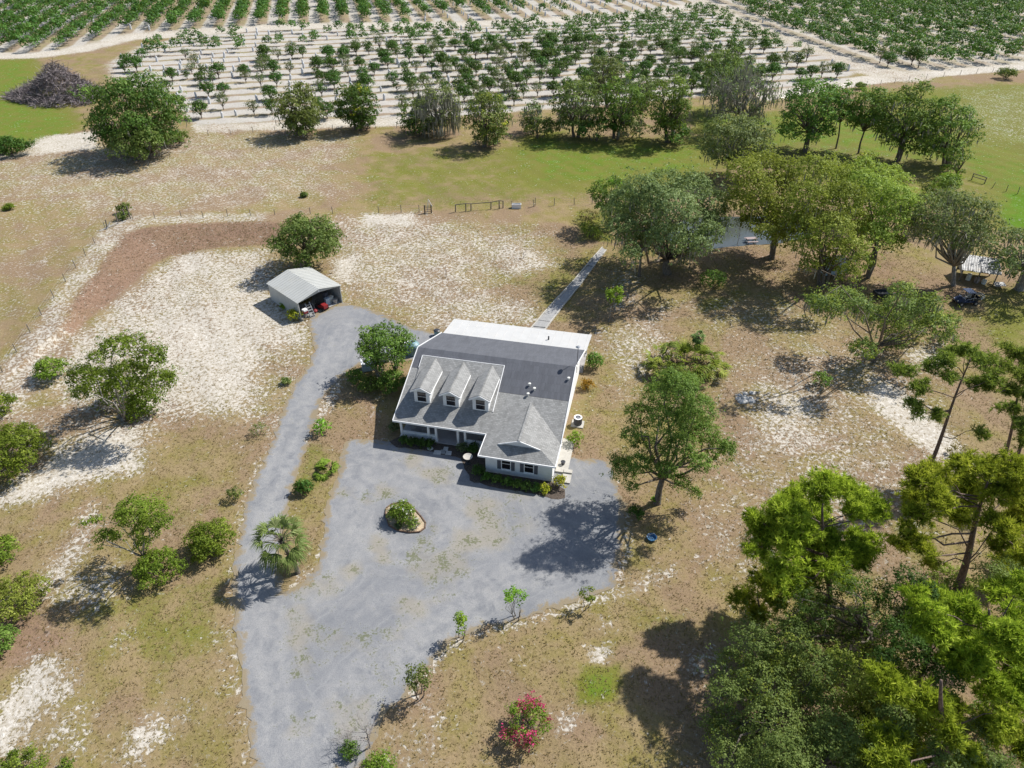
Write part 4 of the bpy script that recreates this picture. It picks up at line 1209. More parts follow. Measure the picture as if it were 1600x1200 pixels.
b = MB(); b.bar((-.1, .3, .1), (.15, .3, 2.3), .09, .09); b.bar((.15, .3, 2.3), (.7, .3, 1.1), .09, .09); b.bar((.0, .3, 1.1), (.7, .3, 1.1), .06, .06)
b.obj('angled_frame', M['trim'], t)
t = empty('water_trough', ghp(807, 325), 0, 'white tub shaped trough with dark inside by the pasture fence', 'trough')
b = MB()
b.box((-.8, -.35, 0), (.8, -.28, .75)); b.box((-.8, .28, 0), (.8, .35, .75)); b.box((-.8, -.28, 0), (-.72, .28, .75)); b.box((.72, -.28, 0), (.8, .28, .75))
b.obj('tub', M['trim'], t)
MB().box((-.72, -.28, .1), (.72, .28, .5)).obj('water', M['dark'], t)
t = empty('blue_bucket', ghp(1018, 842), .4, 'crumpled blue tub lying on the grass near the big shade tree', 'bucket')
MB().lathe([(.34, 0), (.42, .2), (.46, .28), (.40, .26), (.32, .05), (.02, .04)], 12).obj('tub', M['blue'], t)
MB().tube([(-.42, 0, .26), (-.3, .1, .5), (.3, .1, .5), (.42, 0, .26)], .015, 5).obj('handle', M['steel'], t)
for i in range(9):
    rg = random.Random(40 + i)
    rock('pale_rock', 'pale rock in the small heap of rocks on the right lawn', 1165 + (i % 3 - 1) * 9 + rg.uniform(-3, 3), 622 + (i // 3 - 1) * 6 + rg.uniform(-2, 2), rg.uniform(.3, .5), M['stone'], 60 + i, .6)['group'] = 'pale rocks in a small heap'
#@@PART2
# ------------------------------------------------------------------ vegetation builders
def unit(a):
    return a / np.maximum(np.linalg.norm(a, axis=-1, keepdims=True), 1e-9)

def leaf_quads(P, Nn, S, rng, asp=.6):
    """rhombic leaves at P facing Nn, size S"""
    r = rng.normal(size=P.shape)
    D = unit(np.cross(Nn, r))
    T = np.cross(Nn, D)
    S = S[:, None]
    cup = Nn * S * .12
    V = np.stack([P - D * S * .5, P + T * S * asp * .5 + cup, P + D * S * .5, P - T * S * asp * .5 + cup], 1)
    return V.reshape(-1, 3)

def crown_lobes(rng, rx, rz, n, rlo=.26, rhi=.42, zmin=-.5, inner=.85, ry=None):
    """lobe centres and radii inside an ellipsoid"""
    out = []
    tries = 0
    while len(out) < n and tries < n * 60:
        tries += 1
        d = unit(rng.normal(size=3))
        if d[2] < zmin: continue
        f = rng.uniform(.35, 1.0) ** .5
        r = rng.uniform(rlo, rhi)
        c = d * (inner * f * (1 - r * .7))
        if any(np.linalg.norm(c - o[0]) < (r + o[1]) * (.56 - .2 * tries / (n * 60)) for o in out): continue
        out.append((c, r))
    C = np.array([o[0] for o in out]) * [rx, ry or rx, rz]
    R = np.array([o[1] for o in out]) * min(rx, max(rz * 1.3, rx * .6))
    return C, R

def crown_leaves(rng, C, R, leaf, dens=1.0, sub=.34, flat=.72, ragged=.25, zfloor=None, out_bias=.5, asp=.6):
    """leaves in little clumps on the surface of every lobe; returns verts and tints"""
    Vs, Ts = [], []
    cc = C.mean(0)
    for c, r in zip(C, R):
        rs = max(sub, leaf * 1.3)
        ns = int(max(5, dens * 7.5 * (r / rs) ** 2 * .55))
        d = unit(rng.normal(size=(ns, 3)))
        d[:, 2] = np.where(d[:, 2] < -.35, -d[:, 2], d[:, 2])
        k = rng.uniform(.66, 1.0, ns) + (rng.random(ns) < .18) * rng.uniform(0, ragged * 2, ns)
        sc = c + d * (r * k)[:, None] * [1, 1, flat]
        nl = int(max(4, 1.5 * (rs / leaf) ** 2 * 2.2))
        nl = min(nl, 16)
        P = np.repeat(sc, nl, 0)
        dd = np.repeat(d, nl, 0)
        e = unit(rng.normal(size=P.shape))
        P = P + e * (rs * rng.uniform(.2, 1.0, len(P)) ** .7)[:, None] * [1, 1, .7]
        nn = unit(dd * .55 + e * .45 + unit(P - cc) * out_bias * .5 + np.array([0, 0, .35]) + rng.normal(size=P.shape) * .42)
        S = leaf * rng.uniform(.65, 1.35, len(P))
        if zfloor is not None:
            P[:, 2] = np.where(P[:, 2] < zfloor, zfloor + np.abs(P[:, 2] - zfloor) * .4, P[:, 2])
        Vs.append(leaf_quads(P, nn, S, rng, asp))
        lt = rng.normal(.5, .13); stn = np.repeat(rng.normal(0, .13, ns), nl)
        Ts.append(np.clip(lt + stn + rng.normal(0, .14, len(P)), 0, 1))
    return np.concatenate(Vs), np.concatenate(Ts)

def trunk_mesh(name, rng, C, R, mat, zf, r0, lean=(0, 0), ntr=1, spread=.5, twig=0, keep=1.0):
    mb = MB()
    bases = [np.array([0., 0, 0])] if ntr == 1 else [np.array([math.cos(a), math.sin(a), 0]) * spread for a in rng.uniform(0, 6.28) + np.arange(ntr) * 2 * math.pi / ntr]
    forks = []
    for b in bases:
        f = b * 1.6 + np.array([lean[0], lean[1], zf])
        m = (b + f) / 2 + rng.normal(size=3) * [.12, .12, 0] * zf * .3
        rr = r0 / math.sqrt(ntr)
        mb.tube([b + [0, 0, -.15], b * 1.0 + [0, 0, .1], m, f], [rr * 1.5, rr * 1.15, rr * .95, rr * .8], 9)
        forks.append((f, rr * .8))
    order = np.argsort(np.linalg.norm(C, axis=1))
    for i in order:
        if rng.random() > keep: continue
        c = C[i]
        f, rr = min(forks, key=lambda q: np.linalg.norm(q[0] - c) + rng.random() * .3)
        L = np.linalg.norm(c - f)
        m1 = f + (c - f) * .35 + rng.normal(size=3) * L * .08 + [0, 0, L * .05]
        m2 = f + (c - f) * .7 + rng.normal(size=3) * L * .08 + [0, 0, L * .04]
        r1 = min(rr * .6, .035 + L * .020)
        mb.tube([f - (m1 - f) * .05, m1, m2, c], [r1, r1 * .75, r1 * .45, r1 * .18], 6)
        for _ in range(twig):
            t0 = m2 + (c - m2) * rng.random()
            e = t0 + unit(rng.normal(size=3) + unit(c - f)) * R[i] * rng.uniform(.7, 1.3)
            mid = (t0 + e) / 2 + rng.normal(size=3) * R[i] * .12
            mb.tube([t0, mid, e], [r1 * .22 + .008, r1 * .14 + .006, .006], 4)
    return mb.mesh(name, mat, True)

def moss_mesh(name, rng, C, R, n, L=(.5, 1.4), wd=.12, zf=.3):
    """hanging strands under the lobes"""
    i = rng.integers(0, len(C), n)
    d = unit(rng.normal(size=(n, 3)) * [1, 1, .3])
    P = C[i] + d * (R[i] * rng.uniform(.3, 1.0, n))[:, None] * [1, 1, .5] - np.stack([0 * R[i], 0 * R[i], R[i] * .15], 1)
    l = rng.uniform(*L, n)
    l = np.minimum(l, np.maximum(P[:, 2] - zf, .15))
    a = rng.uniform(0, 6.28, n)
    sx = np.stack([np.cos(a), np.sin(a), 0 * a], 1) * (wd * rng.uniform(.6, 1.4, n))[:, None]
    sway = rng.normal(size=(n, 3)) * [.12, .12, 0]
    B = P + sway + np.stack([0 * l, 0 * l, -l], 1)
    mid = P + sway * .3 + np.stack([0 * l, 0 * l, -l * .5], 1)
    V = np.concatenate([np.stack([P - sx * .3, P + sx * .3, mid + sx, mid - sx], 1).reshape(-1, 3), np.stack([mid - sx, mid + sx, B + sx * .15, B - sx * .15], 1).reshape(-1, 3)])
    t = np.clip(rng.normal(.5, .2, n), 0, 1)
    return V, np.concatenate([t, t])

def fit_box(base, box, rzlim=(.42, 1.25)):
    """size of a crown from its outline in the photograph: returns ground point, rx, rz, centre height, sideways offset"""
    g0 = ghp(*base)
    x0, y0, x1, y1 = box
    xc, yc = (x0 + x1) / 2, (y0 + y1) / 2
    zz = np.linspace(.2, 26, 517)
    yy = np.array([proj((g0[0], g0[1], g0[2] + z))[1] for z in zz])
    z = zz[np.argmin(np.abs(yy - yc))]
    px, _, dep = proj((g0[0], g0[1], g0[2] + z))
    s = FPX / dep
    th = math.atan2(CAMH - z, math.hypot(g0[0], g0[1]))
    rx = (x1 - x0) / 2 / s
    hh = (y1 - y0) / 2 / s
    rz = math.sqrt(max(hh * hh - (rx * math.sin(th)) ** 2, .01)) / math.cos(th)
    rz = min(max(rz, rzlim[0] * rx), rzlim[1] * rx)
    return g0, rx, rz, z, (xc - px) / s, s

SEED = [100]
LITTER = []
def lobes_px(g0, lob, rng, depth, tilt=.3):
    """crown lobes where the photograph shows them: the lower ones stand on the near side of the crown"""
    C, R = [], []
    yc = sum(q[1] * q[2] for q in lob) / sum(q[2] for q in lob)
    dist = math.hypot(g0[1], CAMH)
    for i, (x, y, r) in enumerate(lob):
        Y = g0[1] + (rng.uniform(.1, 1.0) * (1 if i % 2 else -1)) * depth - tilt * (y - yc) / FPX * dist / (CAMH / dist)
        d = np.array([(x - 800) / FPX, CP + (600 - y) / FPX * SP, -SP + (600 - y) / FPX * CP])
        P = np.array([0, 0, CAMH]) + d * (Y / d[1])
        rr = r / FPX * (Y / d[1])
        C.append([P[0] - g0[0], P[1] - g0[1], max(P[2] - g0[2], rr * .5)]); R.append(rr)
    return np.array(C), np.array(R)

def tree(label, base, box, leaf='oak', bark_='bark', cat='tree', name='oak_tree', lsize=None, nl=None, dens=1.0, zmin=-.9, r0=None, ntr=1, moss=0, mossL=(.5, 1.5), twig=1, rlo=.18, rhi=.38, flat=.78, ragged=.4, rzlim=(.42, 1.25), inner=1.0, spread=.5, group=None, keep=1.0, zf=None, accent=None, sub=None, seed=None, asp=.6, lob=None, depth=.7, lean=None, lobk=1.12, tilt=.3):
    SEED[0] += 1
    rng = np.random.default_rng(seed or SEED[0])
    g0, rx, rz, zc, ox, s = fit_box(base, box, rzlim)
    zc = max(zc, rz * .55)
    px1024 = s * .64
    lsize = lsize or min(max(2.1 / px1024, .17), .42)
    nl = nl or int(np.clip(20 + rx * 3.2, 12, 46))
    C, R = crown_lobes(rng, rx, rz, nl, rlo, rhi, zmin, inner)
    C = C + [ox, 0, zc]
    if lob:
        C, R = lobes_px(g0, lob, rng, rx * depth, tilt)
        R = R * lobk; dens = dens * 1.7
    V, T = crown_leaves(rng, C, R, lsize, dens, sub or max(.30, 3.4 / px1024 * .55), flat, ragged, .12, asp=asp)
    LITTER.append((g0[0], g0[1], rx * .9))
    root = empty(name, g0, 0, label, cat, group)
    zf = zf if zf is not None else max(.25, min(zc - rz * .55, zc * .55))
    tm = trunk_mesh('trunk', rng, C, R, M[bark_], zf, r0 or max(.07, rx * .075), (ox * .25 if lean is None else lean, 0), ntr, spread, twig, keep)
    link('trunk', tm, root)
    link('crown', np_mesh('crown', V, 4, LM[leaf], T), root)
    if accent:
        amat, frac, nm = accent
        k = rng.random(len(C)) < frac
        if k.any():
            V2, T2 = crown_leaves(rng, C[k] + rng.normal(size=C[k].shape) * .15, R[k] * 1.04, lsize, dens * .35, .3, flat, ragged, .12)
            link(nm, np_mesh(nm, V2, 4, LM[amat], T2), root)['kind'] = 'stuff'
    if moss:
        Vm, Tm = moss_mesh('spanish_moss', rng, C, R, moss, mossL, max(.09, .55 / px1024))
        link('spanish_moss', np_mesh('spanish_moss', Vm, 4, LM['moss'], Tm), root)['kind'] = 'stuff'
    return root

def bush(label, box, leaf='green', name='shrub', cat='shrub', ratio=.8, lsize=None, nl=None, dens=1.35, flowers=None, fl_n=0, group=None, rlo=.2, rhi=.46, twig=0, bark_='bark', ry=None, zr=.7, seed=None, sub=None, rot=0.0, asp=.6, clus=0):
    """a low rounded plant sitting on the ground"""
    SEED[0] += 1
    rng = np.random.default_rng(seed or SEED[0])
    x0, y0, x1, y1 = box
    xc, yc = (x0 + x1) / 2, (y0 + y1) / 2
    s = FPX / proj(G(xc, yc))[2]
    rx = (x1 - x0) / 2 / s
    rz = ratio * rx
    g0 = G(xc, yc, zr * rz)
    z0 = float(gh(g0[None, :2])[0]); g0[2] = z0
    px1024 = s * .64
    lsize = lsize or min(max(1.9 / px1024, .10), .4)
    nl = nl or int(np.clip(9 + rx * 6, 8, 40))
    C, R = crown_lobes(rng, rx, rz, nl, rlo, rhi, -.25, .92, ry)
    C = C + [0, 0, zr * rz]
    V, T = crown_leaves(rng, C, R, lsize, dens, sub or max(.2, 2.0 / px1024 * .6), .8, .3, .04, asp=asp)
    root = empty(name, g0, rot, label, cat, group)
    link('stem', trunk_mesh('stem', rng, C, R, M[bark_], rz * .25, max(.03, rx * .04), (0, 0), 3, rx * .12, twig), root)
    link('foliage', np_mesh('foliage', V, 4, LM[leaf], T), root)
    if flowers:
        k = rng.integers(0, len(C), fl_n)
        d = unit(rng.normal(size=(fl_n, 3)) + [0, -.3, .7])
        P = C[k] + d * (R[k] * rng.uniform(.85, 1.15, fl_n))[:, None] * [1, 1, .8]
        if clus:
            h_ = rng.integers(0, clus, fl_n)
            P = P[:clus][h_] + rng.normal(size=(fl_n, 3)) * .2; d = d[:clus][h_]
        P = np.repeat(P, 6, 0) + rng.normal(size=(fl_n * 6, 3)) * .09
        Vf = leaf_quads(P, unit(np.repeat(d, 6, 0) + rng.normal(size=P.shape) * .6), rng.uniform(.08, .17, len(P)), rng, .8)
        link('flowers', np_mesh('flowers', Vf, 4, LM[flowers], np.clip(rng.normal(.5, .25, len(P)), 0, 1)), root)
    return root

def needles(rng, P, A, L, k, w):
    """tufts of k needles at P around axis A"""
    n = len(P)
    P = np.repeat(P, k, 0); A = np.repeat(A, k, 0)
    d = unit(A * .6 + rng.normal(size=P.shape) * .62)
    s_ = unit(np.cross(d, rng.normal(size=P.shape))) * w * .5
    l = (L * rng.uniform(.7, 1.2, len(P)))[:, None]
    V = np.stack([P - s_ * .6, P + s_ * .6, P + d * l * .6 + s_, P + d * l], 1)
    return V.reshape(-1, 3)

def pine(label, base, top_px, lob, leaf='pine', dens=1.0, name='pine_tree', r0=None, depth=2.2, NL=.40, k=15, kw=.075, group=None, tilt=.3):
    """bare trunk with flat plates of needle tufts at the ends of crooked limbs"""
    SEED[0] += 1
    rng = np.random.default_rng(SEED[0])
    g0 = ghp(*base)
    d = np.array([(top_px[0] - 800) / FPX, CP + (600 - top_px[1]) / FPX * SP, -SP + (600 - top_px[1]) / FPX * CP])
    top = np.array([0, 0, CAMH]) + d * (g0[1] / d[1]) - g0
    H_ = top[2]
    C, R = lobes_px(g0, lob, rng, depth, tilt)
    m_ = 4
    C = np.repeat(C, m_, 0) + unit(rng.normal(size=(len(C) * m_, 3))) * (np.repeat(R, m_) * rng.uniform(.3, .95, len(R) * m_))[:, None] * [1, 1, .7]
    R = np.repeat(R, m_) * rng.uniform(.42, .68, len(R) * m_)
    C[:, 2] = np.maximum(C[:, 2], .6)
    root = empty(name, g0, 0, label, 'pine tree', group)
    def axis_at(z):
        q = z / H_
        return np.array([top[0] * q + .14 * math.sin(q * 6), .12 * math.sin(q * 4 + 1), z])
    r0 = r0 or .016 * H_ + .08
    mb = MB()
    zs = np.linspace(0, H_, 12)
    mb.tube([(0, 0, -.15)] + [axis_at(z) for z in zs], [r0 * 1.3] + [r0 * (1 - .78 * i / 11) for i in range(12)], 9)
    tp, ta, tint = [], [], []
    for ci, (c, r) in enumerate(zip(C, R)):
        if ci % m_: b0 = C[ci - ci % m_]
        zb = min(max(c[2] - rng.uniform(.2, .6) * np.linalg.norm(c[:2] - top[:2] * c[2] / H_) - .2, H_ * .25), H_ * .97)
        b0 = axis_at(zb) if ci % m_ == 0 else b0
        L = np.linalg.norm(c - b0)
        m1 = b0 + (c - b0) * .35 + rng.normal(size=3) * .05 * L - [0, 0, .03 * L]
        m2 = b0 + (c - b0) * .7 + rng.normal(size=3) * .05 * L
        rb = .02 + .009 * L
        mb.tube([b0, m1, m2, c], [rb, rb * .8, rb * .55, rb * .3], 6)
        r = r * 1.12
        ns = int(max(6, dens * 13 * (r / .5) ** 1.8))
        dd = unit(rng.normal(size=(ns, 3)) + [0, 0, .35])
        q = c + dd * (r * rng.uniform(.35, 1.05, ns) ** .8)[:, None] * [1, 1, .62]
        for p in q[::3]:
            mb.tube([c + (m2 - c) * rng.uniform(0, .5), (c + p) / 2 + rng.normal(size=3) * .08 * r, p], [rb * .3 + .006, rb * .2 + .005, .006], 3, cap=False)
        nt_ = 2
        P = np.repeat(q, nt_, 0) + rng.normal(size=(ns * nt_, 3)) * [.2, .2, .13]
        tp.append(P)
        ta.append(unit(np.repeat(dd, nt_, 0) * .6 + rng.normal(size=P.shape) * .5 + [0, 0, .45]))
        tint.append(np.clip(rng.normal(.5, .1) + np.repeat(rng.normal(0, .13, ns), nt_) + rng.normal(0, .2, ns * nt_), 0, 1))
    tp, ta, tint = np.concatenate(tp), np.concatenate(ta), np.concatenate(tint)
    link('trunk', mb.mesh('trunk', M['barkpine'], True), root)
    V = needles(rng, tp, ta, NL, k, kw)
    T = np.clip(np.repeat(tint, k) + rng.normal(0, .1, len(tp) * k), 0, 1)
    link('crown', np_mesh('crown', V, 4, LM[leaf], T), root)
    return root

def fan(rng, p, d, L, n=20, spread=1.25, wd=.075, droop=.35):
    """a palm fan: leaflets radiating from p in direction d"""
    d = unit(np.array(d)); up = np.array([0, 0, 1.])
    sx = np.cross(d, up); sx = unit(sx) if np.linalg.norm(sx) > .05 else np.array([1., 0, 0])
    nn = unit(np.cross(sx, d))
    if nn[2] < 0: nn = -nn
    out = []
    for a in np.linspace(-spread, spread, n):
        e = d * math.cos(a) + sx * math.sin(a) + nn * rng.normal() * .10
        l = L * (1 - .25 * abs(a) / spread) * rng.uniform(.85, 1.1)
        w = unit(np.cross(e, nn)) * wd * .5
        m = p + e * l * .55 + nn * .04
        t = p + e * l - up * droop * l * rng.uniform(.5, 1.2)
        out += [p - w * .4, p + w * .4, m + w, m - w, m - w, m + w, t + w * .1, t - w * .1]
    return out, 2 * n

def palm(label, base, top_px, h, n=34, L=1.15, pet=1.3, name='palm_tree', r=.17, seed=5):
    rng = np.random.default_rng(seed)
    g0 = ghp(*base)
    T = G(top_px[0], top_px[1], h)
    ax = T - g0; ax[1] *= .4
    root = empty(name, g0, 0, label, 'palm tree')
    mb = MB().tube([(0, 0, -.1), (ax[0] * .15, ax[1] * .15, h * .25), (ax[0] * .6, ax[1] * .6, h * .65), (ax[0], ax[1], h)], [r * 1.35, r * 1.05, r, r * 1.1], 10)
    for k in range(26):
        z = .25 + .75 * k / 26; a = k * 2.4
        q = np.array([ax[0] * z, ax[1] * z, h * z])
        e = np.array([math.cos(a), math.sin(a), .9])
        mb.bar(q + e * [r, r, 0] * .8, q + e * [r * 1.7, r * 1.7, .22], .09, .04)
    mb.obj('trunk', M['bark'], root)
    V, T_, st = [], [], MB()
    c = np.array([ax[0], ax[1], h])
    for i in range(n):
        a = i * 2.399 + rng.normal() * .15
        el = 1.25 - 1.95 * (i / n) + rng.normal() * .1
        d = np.array([math.cos(a) * math.cos(el), math.sin(a) * math.cos(el), math.sin(el)])
        pl = pet * rng.uniform(.8, 1.1)
        e = c + d * pl + [0, 0, -.15 * math.cos(el)]
        st.tube([c, c + d * pl * .5 + [0, 0, .06], e], [.035, .025, .018], 4)
        v, kk = fan(rng, e, d + [0, 0, -.25], L * rng.uniform(.85, 1.1), 22, 1.25, .085, .38)
        V += v; tt = .62 - .4 * (i / n) + rng.normal() * .08
        T_ += list(np.clip(tt + rng.normal(0, .14, kk), 0, 1))
    st.obj('petioles', M['bark'], root, True)
    link('fronds', np_mesh('fronds', np.array(V), 4, LM['palm'], np.array(T_)), root)
    return root

def palmetto(label, cen, rx, ry, n, hmax, leaf='palmetto', name='palmetto', L=.75, seed=9, group=None):
    rng = np.random.default_rng(seed)
    g0 = ghp(*cen)
    root = empty(name, g0, 0, label, 'palmetto', group)
    V, T_, st = [], [], MB()
    for i in range(n):
        a = rng.uniform(0, 6.283); q = math.sqrt(rng.random())
        b = np.array([rx * q * math.cos(a) * .55, ry * q * math.sin(a) * .55, 0])
        o = np.array([math.cos(a), math.sin(a), 0])
        h = hmax * (1 - .5 * q) * rng.uniform(.6, 1.1)
        e = b + o * [rx, ry, 0] * q * .45 + [0, 0, h]
        st.tube([b, (b + e) / 2 + [0, 0, h * .12], e], [.03, .022, .015], 4)
        d = unit(o * (.35 + q) + [0, 0, .9 - q * .9] + rng.normal(size=3) * .3)
        v, kk = fan(rng, e, d, L * rng.uniform(.7, 1.15), 11, 1.3, .115, .22)
        V += v; tt = rng.normal(.42, .24)
        T_ += list(np.clip(tt + rng.normal(0, .12, kk), 0, 1))
    st.obj('stem', M['bark'], root, True)
    link('fronds', np_mesh('fronds', np.array(V), 4, LM[leaf], np.array(T_)), root)
    return root

# ------------------------------------------------------------------ trees along the back fence
tree('broad dark olive oak at the left end of the grove tree line', (212, 238), (131, 120, 294, 245), 'dark', moss=260, ntr=3, nl=40, r0=.5, dens=.95, accent=('oak', .65, 'paler_leaves'))
tree('grey green oak behind the pasture fence, second from the left', (470, 210), (424, 130, 512, 212), 'oak', moss=120, ntr=2)
tree('yellow topped oak with a dark underside beside the second grey green oak', (560, 203), (518, 128, 594, 205), 'dark', accent=('croton', .22, 'new_growth'), ntr=2)
tree('grey moss draped dead looking tree in the fence line', (690, 212), (640, 124, 724, 215), 'oakgrey', 'barkgrey', moss=900, mossL=(1.0, 3.0), dens=.4, twig=3)
tree('low dark thicket tree left of the grey moss draped tree', (645, 206), (618, 150, 668, 208), 'dark', nl=14, ntr=3)
tree('yellow green oak with a slanting trunk right of the moss draped tree', (757, 229), (722, 142, 806, 228), 'oak', moss=100, accent=('croton', .25, 'new_growth'), dens=.8)
tree('thin dark mossy tree between the slanting oak and the grove clump', (835, 208), (808, 150, 858, 212), 'oakgrey', 'bark', moss=200, dens=.45, ntr=3)
tree('grey green oak at the left of the dense clump in the fence line', (900, 214), (856, 118, 945, 215), 'oak', moss=200, ntr=2)
tree('leafy dark green tree in the middle of the dense fence clump', (962, 217), (930, 108, 1014, 220), 'green', ntr=2, moss=60)
tree('rounded bright green tree at the right of the dense fence clump', (1045, 222), (1000, 108, 1088, 224), 'green', ntr=2, moss=60)
tree('greyish tree standing behind the dense fence clump', (948, 168), (915, 82, 978, 165), 'oakgrey')
tree('pale scrubby tree behind the right of the dense fence clump', (1010, 172), (975, 118, 1030, 178), 'oakgrey', dens=.7)
tree('tall dark oak behind the huge bare mossy tree', (1128, 176), (1088, 68, 1170, 178), 'oak', dens=1.0)
tree('huge bare grey tree hung with moss at the pasture corner', (1162, 206), (1092, 92, 1228, 205), 'oakgrey', 'barkgrey', moss=900, mossL=(.8, 2.2), dens=.13, twig=12, nl=44, r0=.5, ntr=2)
tree('leaning grey green oak with a slender pale trunk in the pasture', (1135, 279), (1086, 178, 1212, 268), 'oakgrey', 'barkgrey', moss=160, r0=.2)
tree('full green tree left of the two bare trunks in the right pasture', (1258, 236), (1212, 116, 1328, 234), 'green', ntr=2, moss=120)
tree('narrow green tree with a visible straight trunk, right pasture', (1306, 232), (1282, 118, 1336, 198), 'green', r0=.16)
tree('small crowned tree on a straight trunk left of the big right pasture oak', (1341, 240), (1316, 136, 1398, 214), 'green', moss=70, r0=.18)
tree('large rounded oak on the right side of the pasture row', (1402, 252), (1362, 128, 1470, 246), 'green', moss=250, ntr=2, nl=40)
tree('broad drooping oak at the right end of the pasture row', (1478, 258), (1430, 148, 1534, 262), 'green', moss=250, ntr=3, nl=38)
tree('low green tree at the foot of the right pasture oak', (1494, 282), (1464, 222, 1522, 283), 'green', nl=14)
bush('small yellow green tree beside the short dark rail fence', (1462, 264, 1502, 312), 'bright', 'small_tree', 'small tree', 1.1)
for (lb, bx, lf) in (('dark undergrowth below the yellow topped fence line oak', (536, 178, 598, 206), 'dark'), ('dark undergrowth left of the moss draped tree', (618, 180, 690, 214), 'dark'), ('fresh green shrub under the yellow topped oak', (560, 178, 588, 202), 'green'),
                     ('shady undergrowth at the left of the fence clump', (806, 184, 880, 218), 'oak'), ('dark undergrowth in the middle of the fence clump', (890, 186, 970, 224), 'dark'), ('grey green undergrowth in front of the fence clump', (950, 180, 1020, 222), 'oakgrey'),
                     ('dark undergrowth at the right of the fence clump', (1010, 190, 1092, 226), 'dark'), ('low brush under the slanting oak', (734, 196, 800, 232), 'oak'), ('scrubby brush under the second grey green oak', (430, 182, 510, 214), 'oak'), ('scrubby brush around the broad dark oak', (150, 205, 285, 242), 'oak')):
    bush(lb, bx, lf, 'undergrowth_bush', 'bush', .5, nl=16)
# pond row
tree('huge spreading grey green oak between the walkway and the pond', (1042, 427), (944, 268, 1134, 412), 'oakgrey', moss=420, ntr=1, nl=50, r0=.55, zf=2.2, dens=1.05, lob=[(1000,300,26),(1040,290,26),(1080,295,26),(1110,320,24),(975,320,24),(1010,340,32),(1055,330,32),(1090,350,30),(970,360,24),(1000,380,24),(1040,375,28),(1080,385,22),(1110,365,18),(960,335,18),(985,400,16),(1065,402,14),(1020,310,24),(1120,345,16),(1095,385,14)], lobk=1.3)
tree('bright green tree behind the end of the walkway', (952, 356), (916, 264, 990, 352), 'green', accent=('bright', .3, 'new_growth'))
tree('dark oak trunked between the walkway and the huge spreading oak', (999, 432), (955, 320, 1042, 405), 'oakgrey', moss=140, nl=16, r0=.2)
tree('yellow green oak on the near pond bank', (1206, 402), (1138, 246, 1272, 388), 'oakyel', moss=130, ntr=2, nl=44, lob=[(1160,270,24),(1195,262,24),(1175,300,28),(1210,300,30),(1155,320,22),(1190,335,28),(1225,330,26),(1170,348,14),(1222,362,18),(1240,290,24),(1230,265,18),(1200,352,14),(1195,366,15),(1218,377,13),(1242,364,20),(1252,350,18)], lobk=1.3)
tree('tall yellow green oak over the pale trailer', (1284, 448), (1236, 252, 1372, 425), 'oakyel', moss=200, ntr=3, nl=46, zf=2.5, lob=[(1270,265,22),(1300,275,24),(1260,310,26),(1290,320,28),(1320,310,26),(1270,350,26),(1300,360,28),(1330,350,24),(1260,385,20),(1310,395,22),(1335,390,18),(1290,412,14),(1325,428,16),(1245,345,18),(1262,415,12)], lobk=1.3)
tree('yellow green oak right of the pale trailer', (1356, 432), (1318, 266, 1434, 412), 'oakyel', moss=130, nl=40, ntr=2, lob=[(1345,290,24),(1375,300,24),(1400,310,22),(1360,330,26),(1390,345,24),(1410,340,18),(1370,370,22),(1395,380,16),(1345,410,16),(1355,365,20),(1420,320,16)], lobk=1.3)
tree('golden green oak behind the pond', (1330, 340), (1290, 240, 1420, 330), 'oakyel', nl=26, accent=('croton', .3, 'new_growth'))
tree('grey mossy oak standing left of the tin shed', (1489, 446), (1408, 292, 1562, 402), 'oakgrey', 'barkgrey', moss=420, nl=40, r0=.3, zf=3.0, dens=.8)
tree('dark green tree rising behind the grey mossy oak', (1470, 352), (1440, 268, 1510, 340), 'green', nl=18)
tree('grey green oak leaning over the tin shed at the right edge', (1592, 452), (1520, 346, 1690, 446), 'oakgrey', 'barkgrey', moss=200, nl=34, dens=.85)
tree('sprawling thin oak with open crooked limbs in front of the utility vehicle', (1366, 562), (1262, 440, 1500, 545), 'oak', moss=200, twig=4, dens=.75, nl=34, r0=.3, ntr=2, zf=1.4, flat=.6, accent=('oakyel', .5, 'new_growth'), lob=[(1290,480,24),(1320,468,26),(1345,480,18),(1380,500,28),(1410,480,28),(1440,490,30),(1465,510,26),(1420,520,24),(1350,545,20),(1395,540,16),(1410,455,18),(1480,530,18),(1275,470,14),(1490,500,12),(1455,470,16)])
tree('slender sapling with a bright round crown near the walkway', (951, 503), (944, 436, 976, 480), 'bright', 'barkgrey', 'sapling', 'sapling', r0=.06, nl=16, rzlim=(.8, 1.9), zmin=-.9, dens=2.2, lsize=.26)
bush('loose pale green bush on the lawn below the pond', (1090, 418, 1138, 460), 'green', ratio=.7, dens=.6, twig=2)
bush('small green bush in the shade below the sprawling oak', (1264, 576, 1302, 614), 'green', ratio=.7, dens=.8)
bush('round weedy bush beside the walkway head', (900, 342, 948, 380), 'oakyel', ratio=.5, nl=12)
bush('dry reeds bank at the left end of the pond', (898, 322, 944, 352), 'dry', ratio=.45, nl=10)
